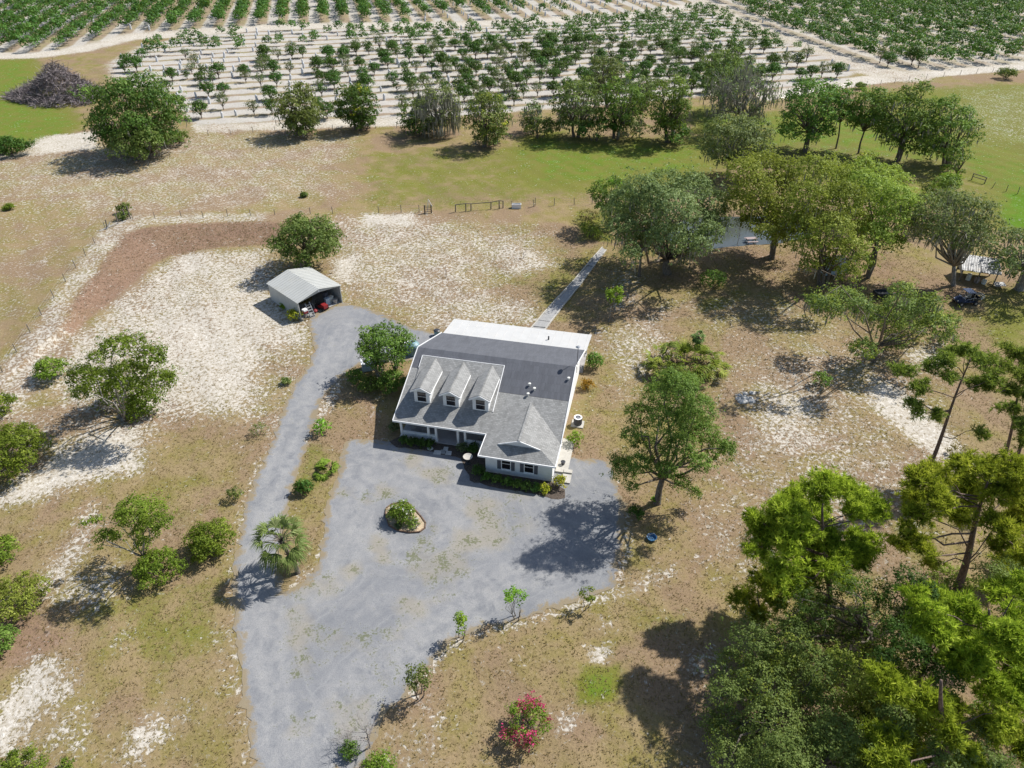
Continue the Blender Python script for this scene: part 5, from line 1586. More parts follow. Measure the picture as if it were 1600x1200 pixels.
# behind the shed and left yard
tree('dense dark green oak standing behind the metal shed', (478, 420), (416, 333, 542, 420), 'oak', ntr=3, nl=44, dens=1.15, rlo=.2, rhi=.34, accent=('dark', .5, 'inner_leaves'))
tree('lobed scrub oak with bare grey twigs on the white sand', (195, 652), (106, 520, 276, 658), 'scrub', 'barkgrey', twig=4, ntr=4, nl=20, zmin=-.35, rlo=.22, rhi=.34, zf=.5, name='scrub_oak', dens=1.1, lob=[(180,545,22),(210,535,16),(235,560,24),(245,600,24),(130,590,24),(160,600,28),(200,590,30),(190,620,30),(225,630,24),(265,590,12),(150,560,12),(215,645,18),(125,615,14)])
bush('rounded bright scrub bush left of the lobed scrub oak', (50, 552, 108, 604), 'scrub', 'scrub_bush', ratio=.7)
bush('large dark scrub thicket at the left edge of the photo', (-50, 632, 80, 784), 'scrub', 'scrub_bush', ratio=.62, nl=34, twig=3, bark_='barkgrey')
bush('small scrub at the left edge above the thicket', (-30, 600, 26, 668), 'scrub', 'scrub_bush', ratio=.7)
tree('leaning thin scrub oak with sparse lobes in the lower left sand', (232, 886), (140, 772, 268, 880), 'scrub', 'barkgrey', twig=6, nl=9, dens=1.0, r0=.13, zf=1.3, rlo=.24, rhi=.36, name='scrub_oak', zmin=-.1, lob=[(210,800,26),(235,800,22),(250,815,16),(195,810,16),(228,830,20),(222,850,12),(165,840,16),(180,840,10),(135,815,8),(155,812,8)])
bush('glossy scrub bush at the foot of the leaning thin scrub oak', (202, 852, 290, 922), 'scrub', 'scrub_bush', ratio=.62)
bush('bright leafy bush mixed with palmetto beside the drive', (288, 800, 372, 888), 'scrub', 'scrub_bush', ratio=.7, nl=24)
palmetto('palmetto fans growing from the bush beside the drive', (318, 868), 1.2, 1.0, 18, 1.2, 'palmetto', seed=12)
bush('dark bush at the left edge by the lower sand patch', (-40, 838, 30, 892), 'scrub', 'scrub_bush', ratio=.7)
bush('grey green scrub spread at the left edge', (-30, 890, 82, 976), 'oakyel', 'scrub_bush', ratio=.5, twig=3, bark_='barkgrey')
bush('dark scrub clump below the grey green scrub at the left edge', (-40, 966, 30, 1042), 'green', 'scrub_bush', ratio=.6)
bush('scrub bush at the lower left corner', (-20, 1162, 76, 1240), 'scrub', 'scrub_bush', ratio=.5, twig=3, bark_='barkgrey')
bush('small scrub shoot beside the corner bush', (88, 1182, 118, 1212), 'scrub', 'scrub_bush', ratio=.6)
bush('dead tangled low shrub between the palmetto bush and the drive', (350, 755, 380, 790), 'oak', ratio=.9, dens=.35, twig=4, bark_='barkgrey')
bush('spiky small shrub left of the drive', (386, 655, 420, 690), 'oak', 'spiky_shrub', ratio=.8, dens=.6, asp=.25)
bush('tiny shrub on the sand left of the upper drive', (438, 586, 456, 606), 'oak', ratio=.7, dens=.6)
# median between the drives
bush('upright light green shrub at the top of the drive median', (488, 650, 518, 684), 'bright', ratio=1.1, dens=.7, twig=2)
bush('clipped round green shrub in the drive median', (458, 744, 490, 778), 'dark', 'round_shrub', ratio=.95, dens=1.6, nl=22)
palmetto('spiky cycad with long arching leaves in the drive median', (511, 735), 1.0, 1.0, 22, .6, 'palmetto', 'cycad', .8, 15)
palm('cabbage palm with a full round head between the two drives', (466, 895), (442, 838), 3.6, 30, 1.3, 1.5)
# house surroundings
tree('leafy tree with pale stems left of the house', (606, 588), (548, 502, 654, 584), 'green', 'barkgrey', ntr=4, nl=32, dens=1.4, spread=.9, zf=1.2)
bush('broad green shrub in front of the pale blue box', (538, 560, 572, 616), 'green', ratio=.9)
bush('tall green shrub against the left house wall', (588, 568, 640, 628), 'green', 'tall_shrub', ratio=.9, nl=22)
bush('lower shrub in the corner of the beds left of the house', (556, 580, 600, 620), 'green', ratio=.6)
bush('pale leaved shrub under the left end of the porch roof', (606, 650, 626, 684), 'citgrey', ratio=1.2)
for i, (x0, y0, x1, y1) in enumerate(((622, 676, 640, 700), (636, 678, 654, 702), (650, 679, 668, 704), (664, 681, 682, 705))):
    bush(('leftmost', 'second', 'third', 'rightmost')[i] + ' low hedge shrub along the left porch half wall', (x0, y0, x1, y1), 'dark', 'hedge_shrub', 'hedge shrub', .8, group='hedge along the porch', dens=1.6)
bush('blue green juniper right of the porch opening', (712, 682, 730, 716), 'citgrey', ratio=1.1, dens=1.4)
bush('dark hedge shrub in the corner between porch and wing', (728, 688, 752, 714), 'dark', 'hedge_shrub', 'hedge shrub', .9, dens=1.6)
bush('dark shrub at the left corner of the front wing', (736, 718, 758, 752), 'dark', 'hedge_shrub', 'hedge shrub', .9, dens=1.6)
for i in range(6):
    x = 752 + i * 15.5; y = 734 + i * 3.3
    bush(('leftmost', 'second', 'third', 'fourth', 'fifth', 'rightmost')[i] + ' clipped hedge shrub below the wing windows', (x, y, x + 19, y + 24), 'green', 'hedge_shrub', 'hedge shrub', .8, group='hedge below the wing windows', dens=1.6)
bush('yellow leaved croton at the front right corner of the wing', (860, 734, 888, 772), 'croton', 'croton', 'shrub', 1.0, dens=1.2)
bush('low yellow green shrub at the front of the wing bed', (838, 752, 862, 774), 'croton', 'croton', 'shrub', .6, dens=.8)
bush('light green bush below the air conditioner', (884, 666, 914, 708), 'bright', ratio=1.0, dens=.9)
bush('tall green bush at the right rear house corner', (912, 540, 944, 590), 'green', 'tall_shrub', ratio=1.1)
bush('orange rust coloured bush by the right house wall', (904, 586, 930, 616), 'rust', ratio=.75)
bush('plant in the dark corner of the shed, yellowish', (446, 480, 472, 506), 'croton', ratio=.9, dens=.7)
bush('small yellow green weed against the shed side wall', (438, 472, 450, 486), 'bright', ratio=.8, dens=.6)
# island
ISL = [(602, 806), (604, 795), (612, 789), (624, 787), (638, 787), (648, 797), (658, 808), (665, 818), (664, 826), (656, 832), (640, 833), (622, 830), (608, 822)]
bed('flower_bed', ISL, M['soil'], .10, .02, 6)
ip = gp(ISL)
ic = ip.mean(0)
root = empty('bed_edging', (ic[0], ic[1], 0), 0, 'dark curved edging strip round the oval island bed', 'edging')
k = len(ip)
for j in range(k):
    a, b = ip[j] - ic, ip[(j + 1) % k] - ic
    a3, b3 = np.array([*a, .09]), np.array([*b, .09]); e = unit(b3 - a3) * .03
    MB().bar(a3 - e, b3 + e, .09, .18).obj('edging_strip', M['rust'], root)
bush('leafy green shrub with white flowers in the island bed', (603, 778, 652, 826), 'scrub', 'flowering_shrub', 'shrub', .75, flowers='white', fl_n=36, dens=1.6, nl=20)
bush('lower green shrub at the near end of the island bed', (630, 802, 658, 832), 'green', 'flowering_shrub', 'shrub', .7, flowers='white', fl_n=18)
bush('small blue green plant at the edge of the island bed', (616, 816, 628, 828), 'citgrey', 'small_plant', 'plant', .7)
# along the lower edge of the drive
tree('several stemmed bright little tree on the driveway edge', (808, 966), (786, 914, 824, 958), 'bright', 'bark', 'small tree', 'small_tree', ntr=4, nl=10, r0=.08, spread=.25, zf=.8, rlo=.28, rhi=.42)
tree('thin bright shrub tree with dark stems on the drive edge', (720, 1000), (702, 956, 736, 996), 'bright', 'bark', 'small tree', 'small_tree', ntr=4, nl=7, r0=.07, spread=.25, zf=.6, dens=.7)
tree('tiny branching shrub at the right end of the drive edge', (916, 950), (902, 914, 936, 944), 'scrub', 'bark', 'small tree', 'small_tree', ntr=3, nl=5, r0=.06, spread=.2, zf=.5, dens=.45, twig=3)
tree('dense olive shrub leaning over the curve of the drive', (656, 1088), (628, 1030, 674, 1084), 'oak', 'bark', 'small tree', 'small_tree', ntr=4, nl=14, r0=.09, spread=.25, zf=.7, dens=1.1)
bush('leafy bush at the bottom edge beside the drive', (560, 1172, 622, 1232), 'scrub', ratio=.7)
bush('small shrub left of the leafy bush at the bottom edge', (528, 1152, 566, 1192), 'green', ratio=.7, twig=2)
def bare(label, base, h, seed, spread_=1.2, name='bare_sapling', cat='sapling', nb=14, mat='barkdead', r=.05):
    rng = np.random.default_rng(seed)
    g0 = ghp(*base)
    root = empty(name, g0, 0, label, cat)
    mb = MB().tube([(0, 0, -.1), (.05, 0, h * .5), (.0, .05, h)], [r, r * .7, r * .2], 6)
    mb.obj('trunk', M[mat], root)
    mb = MB()
    for i in range(nb):
        z = h * rng.uniform(.25, .95); a = rng.uniform(0, 6.28); l = spread_ * rng.uniform(.4, 1)
        p = np.array([0, 0, z]); e = p + [math.cos(a) * l, math.sin(a) * l, l * rng.uniform(.2, .9)]
        m = (p + e) / 2 + rng.normal(size=3) * .1 * l
        mb.tube([p, m, e], [r * .35, r * .22, .006], 4)
        for _ in range(4):
            q = m + (e - m) * rng.random(); f = q + unit(rng.normal(size=3) + [0, 0, .5]) * l * .4
            mb.tube([q, f], [r * .15, .005], 3)
    mb.obj('twigs', M[mat], root)
    return root
bare('bare twiggy dead shrub at the bottom edge of the drive', (578, 1168), 2.2, 4, 1.4, nb=22, r=.07)
bare('grey dead shrub left of the bare twiggy shrub', (545, 1160), 1.2, 5, 1.0, nb=26, r=.03)
bare('lone bare sapling on the sandy yard behind the house', (697, 433), 1.7, 6, .5, nb=6)
bare('small dead stump with twigs near the walkway', (818, 403), .9, 7, .8, nb=10)
bare('thin bare sapling by the pond water', (1152, 382), 3.0, 8, .8, nb=8)
bush('bougainvillea with pink and red flowers on the lower lawn', (776, 1072, 876, 1190), 'scrub', 'bougainvillea', 'shrub', .72, flowers='pink', fl_n=240, nl=17, twig=5, dens=.9, rlo=.14, rhi=.36, clus=17)
# right yard
tree('big dark green shade tree beside the house on the right', (1027, 786), (955, 588, 1150, 772), 'green', 'bark', nl=44, r0=.30, zf=3.2, rlo=.2, rhi=.34, zmin=-.75, rzlim=(.7, 1.3), name='shade_tree', ragged=.4, lob=[(1060,610,32),(1030,620,28),(1090,640,30),(1000,650,26),(1045,660,35),(1100,680,28),(985,680,16),(1010,700,26),(1060,700,30),(975,735,24),(1000,725,20),(1125,705,24),(1095,725,20),(1065,755,16),(1040,735,18),(1080,660,30),(1138,700,14),(965,722,14),(988,762,11),(1085,772,11),(1045,592,18),(1075,597,20)], depth=.38, lobk=1.0, dens=1.15, lsize=.145, sub=.27)
bush('dark shrub at the foot of the big shade tree', (978, 788, 1008, 816), 'dark', ratio=.8)
bush('small bright sprout against the shade tree trunk', (1018, 774, 1032, 790), 'bright', ratio=1.0)
palmetto('wide palmetto thicket on the lawn right of the house', (1070, 580), 4.4, 3.6, 125, 3.0, 'palmetto', 'palmetto_thicket', 1.25, 21)
palm('little cabbage palm standing up out of the palmetto thicket', (1095, 562), (1092, 527), 3.4, 16, .6, .45, 'small_palm', .09, 6)
# ------------------------------------------------------------------ pines
pine('tall slender pine with a bare trunk on the right lawn', (1443, 754), (1516, 560), [(1410,580,16),(1440,600,16),(1470,560,18),(1500,550,18),(1530,565,18),(1550,590,14),(1440,640,13),(1465,650,12),(1425,630,11),(1535,675,12),(1480,590,12),(1520,600,12),(1455,575,12)], 'pinedk', .8, r0=.22, depth=1.6)
pine('tall thin pine at the right edge, leftmost of three bare trunks', (1568, 724), (1604, 560), [(1560,570,18),(1585,555,20),(1545,600,14),(1575,610,16),(1600,590,18),(1610,560,18)], 'pinedk', .8, r0=.18, depth=1.4)
pine('tall thin pine at the right edge, middle of three bare trunks', (1584, 730), (1630, 580), [(1600,620,18),(1575,640,14),(1590,665,14),(1615,650,18),(1630,600,20)], 'pinedk', .8, r0=.19, depth=1.4)
pine('tall thin pine at the right edge, rightmost of three bare trunks', (1602, 742), (1650, 590), [(1625,680,16),(1600,690,12),(1640,640,18),(1650,600,20)], 'pinedk', .8, r0=.18, depth=1.4)
pine('dense bright pine left of the big right hand pine', (1296, 958), (1285, 780), [(1215,790,26),(1250,780,28),(1300,765,30),(1340,775,28),(1370,790,20),(1200,820,26),(1240,820,32),(1290,815,32),(1335,805,28),(1190,850,22),(1230,860,32),(1280,860,32),(1320,850,28),(1350,840,20),(1220,895,26),(1265,895,28),(1310,890,28),(1340,880,20),(1355,868,14),(1180,812,14),(1245,925,18)], 'pine', 1.25, r0=.26)
pine('little side pine at the left of the dense bright pine', (1186, 985), (1186, 905), [(1190,905,20),(1165,930,18),(1200,935,20),(1180,955,16),(1210,915,14)], 'pine', 1.0, r0=.1, depth=.7)
pine('large spreading pine with forked grey trunk at the right', (1494, 930), (1545, 745), [(1430,745,20),(1470,735,26),(1510,725,28),(1550,720,28),(1590,735,30),(1420,775,20),(1460,775,28),(1510,768,28),(1560,765,30),(1600,780,30),(1440,805,20),(1490,800,22),(1550,810,26),(1590,820,28),(1420,830,16),(1405,850,14),(1445,850,18),(1570,850,24),(1600,860,26),(1575,885,18),(1625,740,25),(1455,880,12)], 'pine', .95, r0=.34, depth=2.8)
pine('yellow green pine filling the lower right corner', (1480, 1225), (1470, 1060), [(1390,1075,26),(1420,1085,26),(1455,1090,26),(1480,1105,22),(1385,1155,26),(1415,1170,28),(1400,1198,26),(1440,1200,24),(1520,1180,24),(1560,1140,28),(1590,1130,28),(1595,1165,26),(1490,1150,18),(1440,1130,16),(1365,1190,20),(1540,1200,24)], 'pine', 1.3, r0=.34, depth=1.6, tilt=.5)
pine('yellow green pine at the right edge above the corner pine', (1560, 1120), (1545, 950), [(1440,945,24),(1470,935,24),(1450,975,28),(1490,985,28),(1520,960,24),(1520,1000,30),(1560,990,30),(1590,970,28),(1540,1040,30),(1580,1030,30),(1610,1010,30),(1550,1080,28),(1590,1080,30),(1500,1040,22),(1610,1060,28),(1560,920,22),(1600,920,22),(1480,1020,18)], 'pine', 1.25, r0=.3, depth=1.8, tilt=.5)
tree('green oak in the lower right foreground', (1188, 1150), (1096, 965, 1330, 1170), 'oak', nl=46, r0=.35, dens=.62, ragged=.4, rzlim=(.42, .7), zf=2.5, lob=[(1170,1000,36),(1200,1020,42),(1235,1000,36),(1150,1050,36),(1195,1070,44),(1245,1060,42),(1280,1040,30),(1160,1110,38),(1210,1130,44),(1260,1110,40),(1130,1080,24),(1180,1170,40),(1235,1180,40),(1130,1150,26),(1285,1090,26),(1105,1125,18),(1140,1190,30),(1190,1215,40)], lobk=1.1, tilt=.7, depth=.3, accent=('oakyel', .4, 'paler_leaves'), lsize=.145, sub=.27)
tree('dark open oak between the two big pines', (1352, 1040), (1226, 880, 1420, 1010), 'dark', nl=30, dens=.42, twig=4, ragged=.4, lob=[(1250,935,26),(1290,930,24),(1330,920,30),(1370,930,26),(1270,970,28),(1310,975,28),(1350,970,26),(1390,960,24),(1240,980,22),(1380,1000,22),(1330,1010,26),(1290,1010,24)], lobk=1.15, tilt=0.4, depth=.35, lsize=.145, sub=.27)
tree('dark oak at the bottom edge below the green oak', (1275, 1230), (1180, 1075, 1390, 1250), 'oak', nl=36, dens=.8, rzlim=(.42, .7), lob=[(1220,1190,36),(1270,1170,36),(1310,1150,34),(1300,1200,36),(1340,1190,34),(1350,1140,28),(1250,1215,34),(1330,1225,34),(1380,1220,30)], lobk=1.25, tilt=0.6, depth=.35, lsize=.145, sub=.27)
tree('green oak behind the corner pine at the bottom right', (1420, 1130), (1330, 990, 1480, 1110), 'oakyel', nl=26, dens=.6, twig=3, lob=[(1330,1060,30),(1370,1040,30),(1400,1070,28),(1360,1090,28),(1410,1110,26),(1340,1110,26),(1310,1035,22),(1390,1020,22)], lobk=1.25, tilt=0.5, depth=.35, lsize=.145, sub=.27)
tree('dark green understory oak between the forked pine and the bright corner pines', (1432, 1085), (1380, 880, 1490, 1070), 'dark', nl=20, twig=2, lob=[(1420,905,20),(1398,935,24),(1440,925,20),(1430,965,24),(1400,990,24),(1462,965,20),(1420,1015,26),(1458,1005,22),(1380,1035,22),(1445,1045,24),(1480,1065,22)], dens=.8, lobk=1.2, tilt=0.6, depth=.35, lsize=.145, sub=.27)
tree('olive understory oak at the right edge below the forked pine', (1590, 985), (1530, 880, 1640, 980), 'oak', twig=2, lob=[(1545,900,22),(1580,890,24),(1610,900,24),(1560,930,24),(1595,925,24),(1620,940,24)], dens=.7, lobk=1.2, lsize=.145, sub=.27)
tree('shaded oak at the bottom edge beneath the bright corner pine', (1470, 1240), (1380, 1120, 1560, 1240), 'oak', twig=2, lob=[(1400,1130,26),(1440,1160,28),(1475,1185,28),(1515,1150,26),(1420,1215,30),(1500,1215,30),(1545,1200,28),(1580,1210,28)], dens=.8, lobk=1.2, tilt=0.6, depth=.35, lsize=.145, sub=.27)
for lb, bx, lf in (('shaded brush under the left of the lower right oaks', (1220, 1000, 1300, 1060), 'dark'), ('shaded brush between the dark open oak and the corner pine', (1300, 1060, 1400, 1130), 'oak'), ('low brush under the forked pine', (1440, 880, 1530, 940), 'oakyel'), ('low brush at the foot of the dense bright pine', (1230, 925, 1320, 985), 'oak'), ('brush at the right edge in the lower woodland', (1500, 1090, 1600, 1160), 'green')):
    bush(lb, bx, lf, 'undergrowth_bush', 'bush', .45, nl=20)
bush('low green undergrowth shrub right of the forked pine', (1540, 860, 1640, 930), 'oakyel', ratio=.5)
bush('brown brush at the foot of the thin pines', (1478, 688, 1530, 730), 'dry', ratio=.4)
bush('dark low shrubs at the left end of the upper pasture', (-30, 212, 60, 248), 'dark', ratio=.35, ry=3)
bush('grey green bush on the grove road fence', (1554, 108, 1592, 124), 'oak', ratio=.5)
bush('small dark bush in front of the right grove road', (1336, 128, 1356, 140), 'oak', ratio=.6)
bush('green brush in front of the dead branch heap', (96, 128, 162, 166), 'green', ratio=.34, nl=16, dens=.7)
bush('low brush along the fence left of the broad oak', (250, 205, 302, 226), 'oak', ratio=.4)
bush('small tuft bush on the left sandy pasture', (4, 318, 22, 330), 'scrub', ratio=.6)
bush('grey shrub by the broken corner gate', (184, 318, 206, 336), 'oak', ratio=.8)
bush('low green shrub beside the broken gate timbers', (180, 334, 206, 350), 'oak', ratio=.5)
bush('tiny dark tuft in the middle pasture', (470, 300, 480, 310), 'dark', ratio=.8)
# heap of dead branches
def heap(label, cen, rx, ry, h, n, seed=3):
    rng = np.random.default_rng(seed)
    g0 = ghp(*cen)
    root = empty('brush_pile', g0, 0, label, 'brush pile')
    V, T_ = [], []
    mb = MB()
    for i in range(n):
        a = rng.uniform(0, 6.28); q = math.sqrt(rng.random())
        x_, y_ = rx * q * math.cos(a), ry * q * math.sin(a)
        hh = max(math.exp(-((x_ - .12 * rx) / (.50 * rx)) ** 2), .72 * math.exp(-((x_ + .15 * rx) / (.25 * rx)) ** 2), .5 * math.exp(-((x_ + .6 * rx) / (.3 * rx)) ** 2)) * (1 - q ** 2)
        p = np.array([x_, y_, h * 1.15 * hh * rng.uniform(.55, 1.05) + .1])
        d = unit(rng.normal(size=3) * [1, 1, .45]); l = rng.uniform(1.0, 2.6)
        r = rng.uniform(.04, .10)
        if i < n // 4: mb.tube([p - d * l * .5, p + rng.normal(size=3) * .15, p + d * l * .5], [r, r * .8, r * .3], 5)
        for _ in range(7):
            e = unit(d + rng.normal(size=3) * .7); s_ = unit(np.cross(e, rng.normal(size=3))) * .06
            b = p + d * l * rng.uniform(-.5, .5); ll = rng.uniform(.5, 1.9)
            V += [b - s_, b + s_, b + e * ll + s_ * .3, b + e * ll - s_ * .3]; T_.append(np.clip(rng.normal(.5, .25), 0, 1))
    mb.obj('branch', M['barkdead'], root)['kind'] = 'stuff'
    tw = link('twigs', np_mesh('twigs', np.array(V), 4, LM['dead'], np.array(T_)), root); tw['kind'] = 'stuff'
heap('purple grey heap of dead branches in the upper left pasture', (90, 150), 12.5, 7.5, 6.6, 1400)
heap('lower grey spill of dead branches at the foot of the big heap', (95, 162), 8.0, 3.5, 1.8, 260, 4)

# ------------------------------------------------------------------ citrus grove
def citrus_proto(seed, leaf, rx, rz, zc, nl, dens, ls, ntwig=1):
    rng = np.random.default_rng(seed)
    C, R = crown_lobes(rng, rx, rz, nl, .32, .48, -.55, .92)
    C = C + [0, 0, zc]
    V, T = crown_leaves(rng, C, R, ls, dens, .42, .85, .3, .15)
    return link_later(np_mesh('crown', V, 4, LM[leaf], T), trunk_mesh('trunk', rng, C, R, M['bark'], .55, .11, (0, 0), 1, .3, ntwig))
def link_later(a, b): return (a, b)
PR = [citrus_proto(900 + i, *a) for i, a in enumerate([('citrus', 2.05, 1.6, 1.95, 13, 1.15, .30), ('citrus', 1.85, 1.5, 1.8, 11, 1.1, .30), ('citrus', 2.2, 1.45, 1.8, 14, 1.05, .30), ('citrus', 1.6, 1.35, 1.65, 9, 1.0, .30),
                                                       ('citgrey', 1.9, 1.6, 2.0, 12, .5, .28, 3), ('citgrey', 1.7, 1.5, 1.9, 10, .32, .28, 4), ('citrus', 1.25, 1.0, 1.1, 7, 1.0, .28)])]
rg = np.random.default_rng(77)
SITES, SLEEVES = [], []
def inpoly(poly, p): return sdist(poly, p[None])[0] < 0
def scan(poly, along, across, step, gap, fn, amin, amax, cmin, cmax):
    na = np.arange(amin, amax, step); nc = np.arange(math.floor(cmin / gap) * gap, cmax, gap)
    A, Cc = np.meshgrid(na, nc)
    P = A.ravel()[:, None] * along + Cc.ravel()[:, None] * across
    P = P[sdist(poly, P) < -1.0]
    for p in P:
        z = proj((p[0], p[1], 0))
        if -70 < z[0] < 1670 and -45 < z[1] < 215: fn(p, z[0], z[1])
def b1(p, x, y):
    q = rg.random()
    if x < 330: d, sl = .92, .03
    elif x < 640: d, sl = .88, .06
    elif x < 820: d, sl = .48, .30
    else: d, sl = .14, .42
    put(p, q, d, sl)
def b2(p, x, y):
    q = rg.random()
    if y > 186 and x < 420: d, sl = .0, .42
    elif x < 270: d, sl = .22, .40
    elif x < 480: d, sl = .34, .34
    elif x < 640: d, sl = .46, .32
    elif x < 900: d, sl = .74, .18
    else: d, sl = .72, .12
    if x > 1190 and y > 85: d, sl = .35, .3
    put(p, q, d, sl)
def b3(p, x, y): put(p, rg.random(), .86 if y < 80 else .7, .05)
def put(p, q, d, sl):
    p = p + rg.normal(size=2) * .35
    if q < d:
        grey = rg.random() < .2
        SITES.append((p[0], p[1], int(rg.choice([4, 5]) if grey else rg.choice([0, 1, 2, 3, 6], p=[.3, .25, .25, .14, .06])), rg.uniform(.9, 1.26) * (1.3 if inpoly(BL1, p) or inpoly(BL3, p) else 1.0)))
    elif q < d + sl: SLEEVES.append((p[0], p[1], rg.uniform(.85, 1.15)))
# trees stand on the grass strips: whole-number phases
scan(BL1, RA, RB, 3.9, 7.4, b1, 0, 460, -320, 320)
scan(BL3, RA, RB, 3.9, 7.4, b3, 0, 460, -320, 480)
scan(BL2, RB, RA, 3.8, 6.4, b2, -300, 400, 0, 460)
# single near trees of the grove, as surveyed
for (x, y) in ((470, 205), (212, 238), (560, 203), (690, 212), (757, 229), (645, 206), (835, 208), (900, 214), (962, 217), (1045, 222), (948, 168), (1010, 172), (1128, 176), (1162, 206)):
    g0 = G(x, y)
    SITES = [s for s in SITES if math.hypot(s[0] - g0[0], s[1] - g0[1]) > 4.5]
    SLEEVES = [s for s in SLEEVES if math.hypot(s[0] - g0[0], s[1] - g0[1]) > 3.5]
SITES.sort(key=lambda s: math.hypot(s[0], s[1]))
SLEEVES.sort(key=lambda s: math.hypot(s[0], s[1]))
def cit_label(p, kind):
    look = 'thin grey citrus tree' if kind in (4, 5) else ('small citrus bush' if kind == 6 else 'dark bushy citrus tree')
    z = zone(p)
    return f'{look} {z}', f'{look} group {z}'
def zone(p):
    px, py, _ = proj((p[0], p[1], 0))
    if not inpoly(BL2, p):
        return 'in the right hand block past the sand road' if inpoly(BL3, p) else 'in the far block of long rows'
    col_ = ('at the left of the near block', 'behind the second grey green oak', 'behind the moss draped tree', 'behind the dense fence clump', 'behind the huge bare mossy tree', 'at the right end of the near block')[min(5, int(np.searchsorted((380, 590, 760, 960, 1130), px)))]
    row_ = 'in the front rows ' if py > 135 else ('in the middle rows ' if py > 88 else 'in the back rows ')
    return row_ + col_
for i, (x, y, kd, sc) in enumerate(SITES[:290]):
    lab, grp = cit_label(np.array([x, y]), kd)
    e = empty('citrus_tree', (x, y, float(gh(np.array([[x, y]]))[0])), rg.uniform(0, 6.28), lab, 'citrus tree', grp)
    e.scale = (sc, sc, sc * rg.uniform(.9, 1.15))
    link('crown', PR[kd][0], e); link('trunk', PR[kd][1], e)
# the rest of the grove as one mass
far = SITES[290:]
FARP = []
for i, a in enumerate([('citrus', 2.0, 1.5, 1.9, 8), ('citrus', 1.8, 1.5, 1.8, 7), ('citrus', 2.1, 1.4, 1.75, 9)]):
    r_ = np.random.default_rng(950 + i)
    C, R = crown_lobes(r_, a[1], a[2], a[4], .36, .5, -.5, .92)
    FARP.append(crown_leaves(r_, C + [0, 0, a[3]], R, .46, .55, .6, .85, .3, .2))
VV, TT = [], []
for (x, y, kd, sc) in far:
    V, T = FARP[kd % 3]
    a = rg.uniform(0, 6.28); c, s_ = math.cos(a), math.sin(a)
    VV.append(V @ np.array([[c, s_, 0], [-s_, c, 0], [0, 0, 1]]) * sc + [x, y, 0])
    TT.append(np.clip(T + (.25 if kd in (4, 5) else 0) + rg.normal() * .12, 0, 1))
if far:
    o = link('citrus_grove', np_mesh('citrus_grove', np.concatenate(VV), 4, LM['citrus'], np.concatenate(TT)))
    tag(o, 'far rows of dark green citrus trees at the top of the photo', 'citrus grove', None, 'stuff')
mb = MB().lathe([(.36, 0), (.34, .3), (.31, .9), (.33, 1.25), (.22, 1.5), (.08, 1.62)], 8)
mb.lathe([(.09, 1.6), (.16, 1.72), (.05, 1.74)], 6)
sleeve_me = mb.mesh('white_sleeve', M['sleeve'], False)
for i, (x, y, sc) in enumerate(SLEEVES[:280]):
    o = link('tree_sleeve', sleeve_me)
    o.location = (x, y, float(gh(np.array([[x, y]]))[0])); o.scale = (sc * .9, sc * .9, sc * .88)
    o.rotation_euler = (rg.normal() * .04, rg.normal() * .04, rg.uniform(0, 6))
    z = zone(np.array([x, y]))
    tag(o, f'white sleeved young tree {z}', 'tree sleeve', f'white tree sleeves {z}')

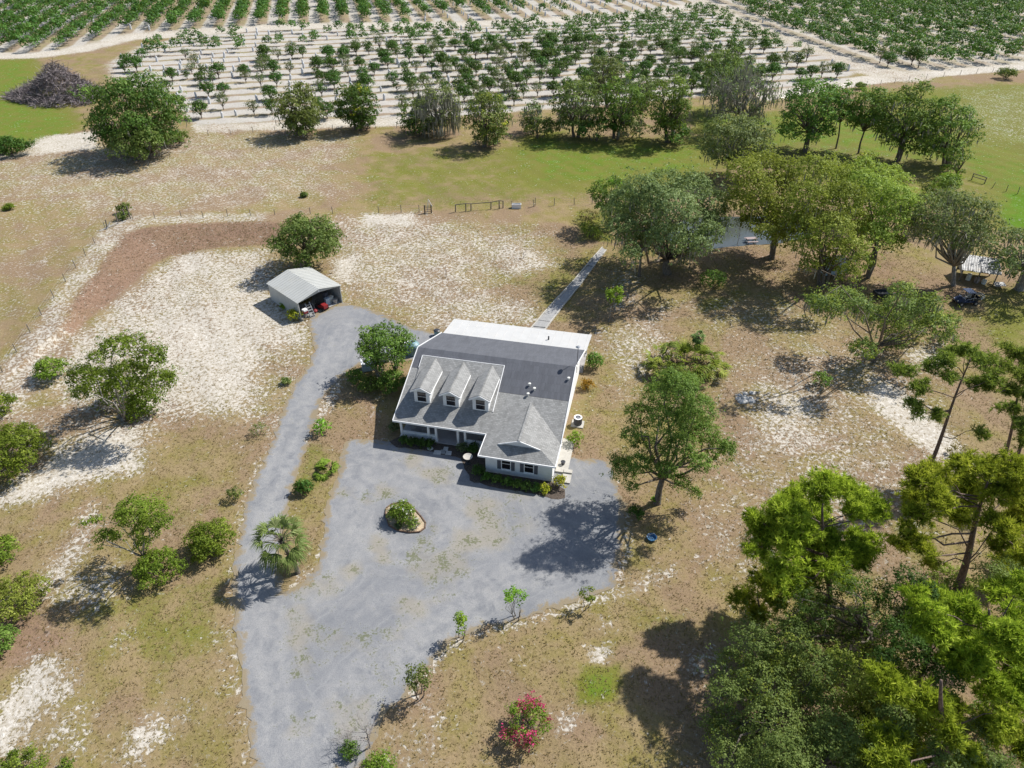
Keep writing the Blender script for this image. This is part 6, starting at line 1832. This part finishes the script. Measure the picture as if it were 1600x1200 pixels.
# ------------------------------------------------------------------ dry grass tufts
def tufts(name, n, region, size, mat, seed, ch, k=3, cond=None):
    rng = np.random.default_rng(seed)
    x0, x1, y0, y1 = region
    P = np.stack([rng.uniform(x0, x1, n), rng.uniform(y0, y1, n)], 1)
    pj = [P[:, 0] * FPX / (P[:, 1] * CP + CAMH * SP) + 800]
    keep = (pj[0] > -60) & (pj[0] < 1660)
    P = P[keep]
    ix = np.clip(np.searchsorted(xs, P[:, 0]), 0, nx - 1); iy = np.clip(np.searchsorted(ys, P[:, 1]), 0, ny - 1)
    sa = CH['sand'].reshape(ny, nx)[iy, ix]; gr = CH['green'].reshape(ny, nx)[iy, ix]; rd = CH['red'].reshape(ny, nx)[iy, ix]
    dr = sdist(DRIVE, P)
    hs = sdist(HOUSE_POLY, P)
    pn = sdist(POND, P)
    w = cond(sa, gr, rd)
    ok = (rng.random(len(P)) < w) & (dr > .15) & (hs > .3) & (pn > .3)
    P = P[ok]
    z = gh(P)
    B = np.column_stack([P, z])
    B = np.repeat(B, k, 0) + rng.normal(size=(len(B) * k, 3)) * [.09, .09, 0]
    a = rng.uniform(0, 6.28, len(B)); S = size * rng.uniform(.5, 1.4, len(B))
    d = np.stack([np.cos(a) * .8, np.sin(a) * .8, rng.uniform(.35, 1.0, len(B))], 1)
    t = np.stack([-np.sin(a), np.cos(a), 0 * a], 1) * (S * .30)[:, None]
    V = np.stack([B - t, B + t, B + d * S[:, None]], 1).reshape(-1, 3)
    o = link(name, np_mesh(name, V, 3, mat, np.clip(rng.normal(.5, .22, len(B)), 0, 1)))
    return tag(o, kind='stuff')
tufts('dry_grass', 120000, (-52, 62, 21, 108), .12, LM['dry'], 31, None, 3, lambda s, g, r: np.clip(1.05 - s * 1.1, 0, 1) * .8)
tufts('green_grass', 50000, (-52, 75, 21, 120), .12, LM['lawn'], 32, None, 3, lambda s, g, r: np.clip(g * .9, 0, 1) * np.clip(1.2 - s * 1.3, 0, 1))
tufts('bank_grass', 60000, (-75, -28, 60, 125), .13, LM['bankdry'], 33, None, 3, lambda s, g, r: np.clip(r - .45, 0, 1) * 2.4)
SC.render.film_transparent = False
lt = np.zeros(NV)
for (x, y, r) in LITTER:
    idx = np.nonzero((np.abs(GP[:, 0] - x) < r * 1.5) & (np.abs(GP[:, 1] - y) < r * 1.5))[0]
    d = np.hypot(GP[idx, 0] - x, GP[idx, 1] - y)
    lt[idx] = np.maximum(lt[idx], .34 * smooth(r * 1.4, r * .5, d))
gme.attributes['red'].data.foreach_set('value', np.maximum(CH['red'], lt).astype(np.float32))
gme.update()
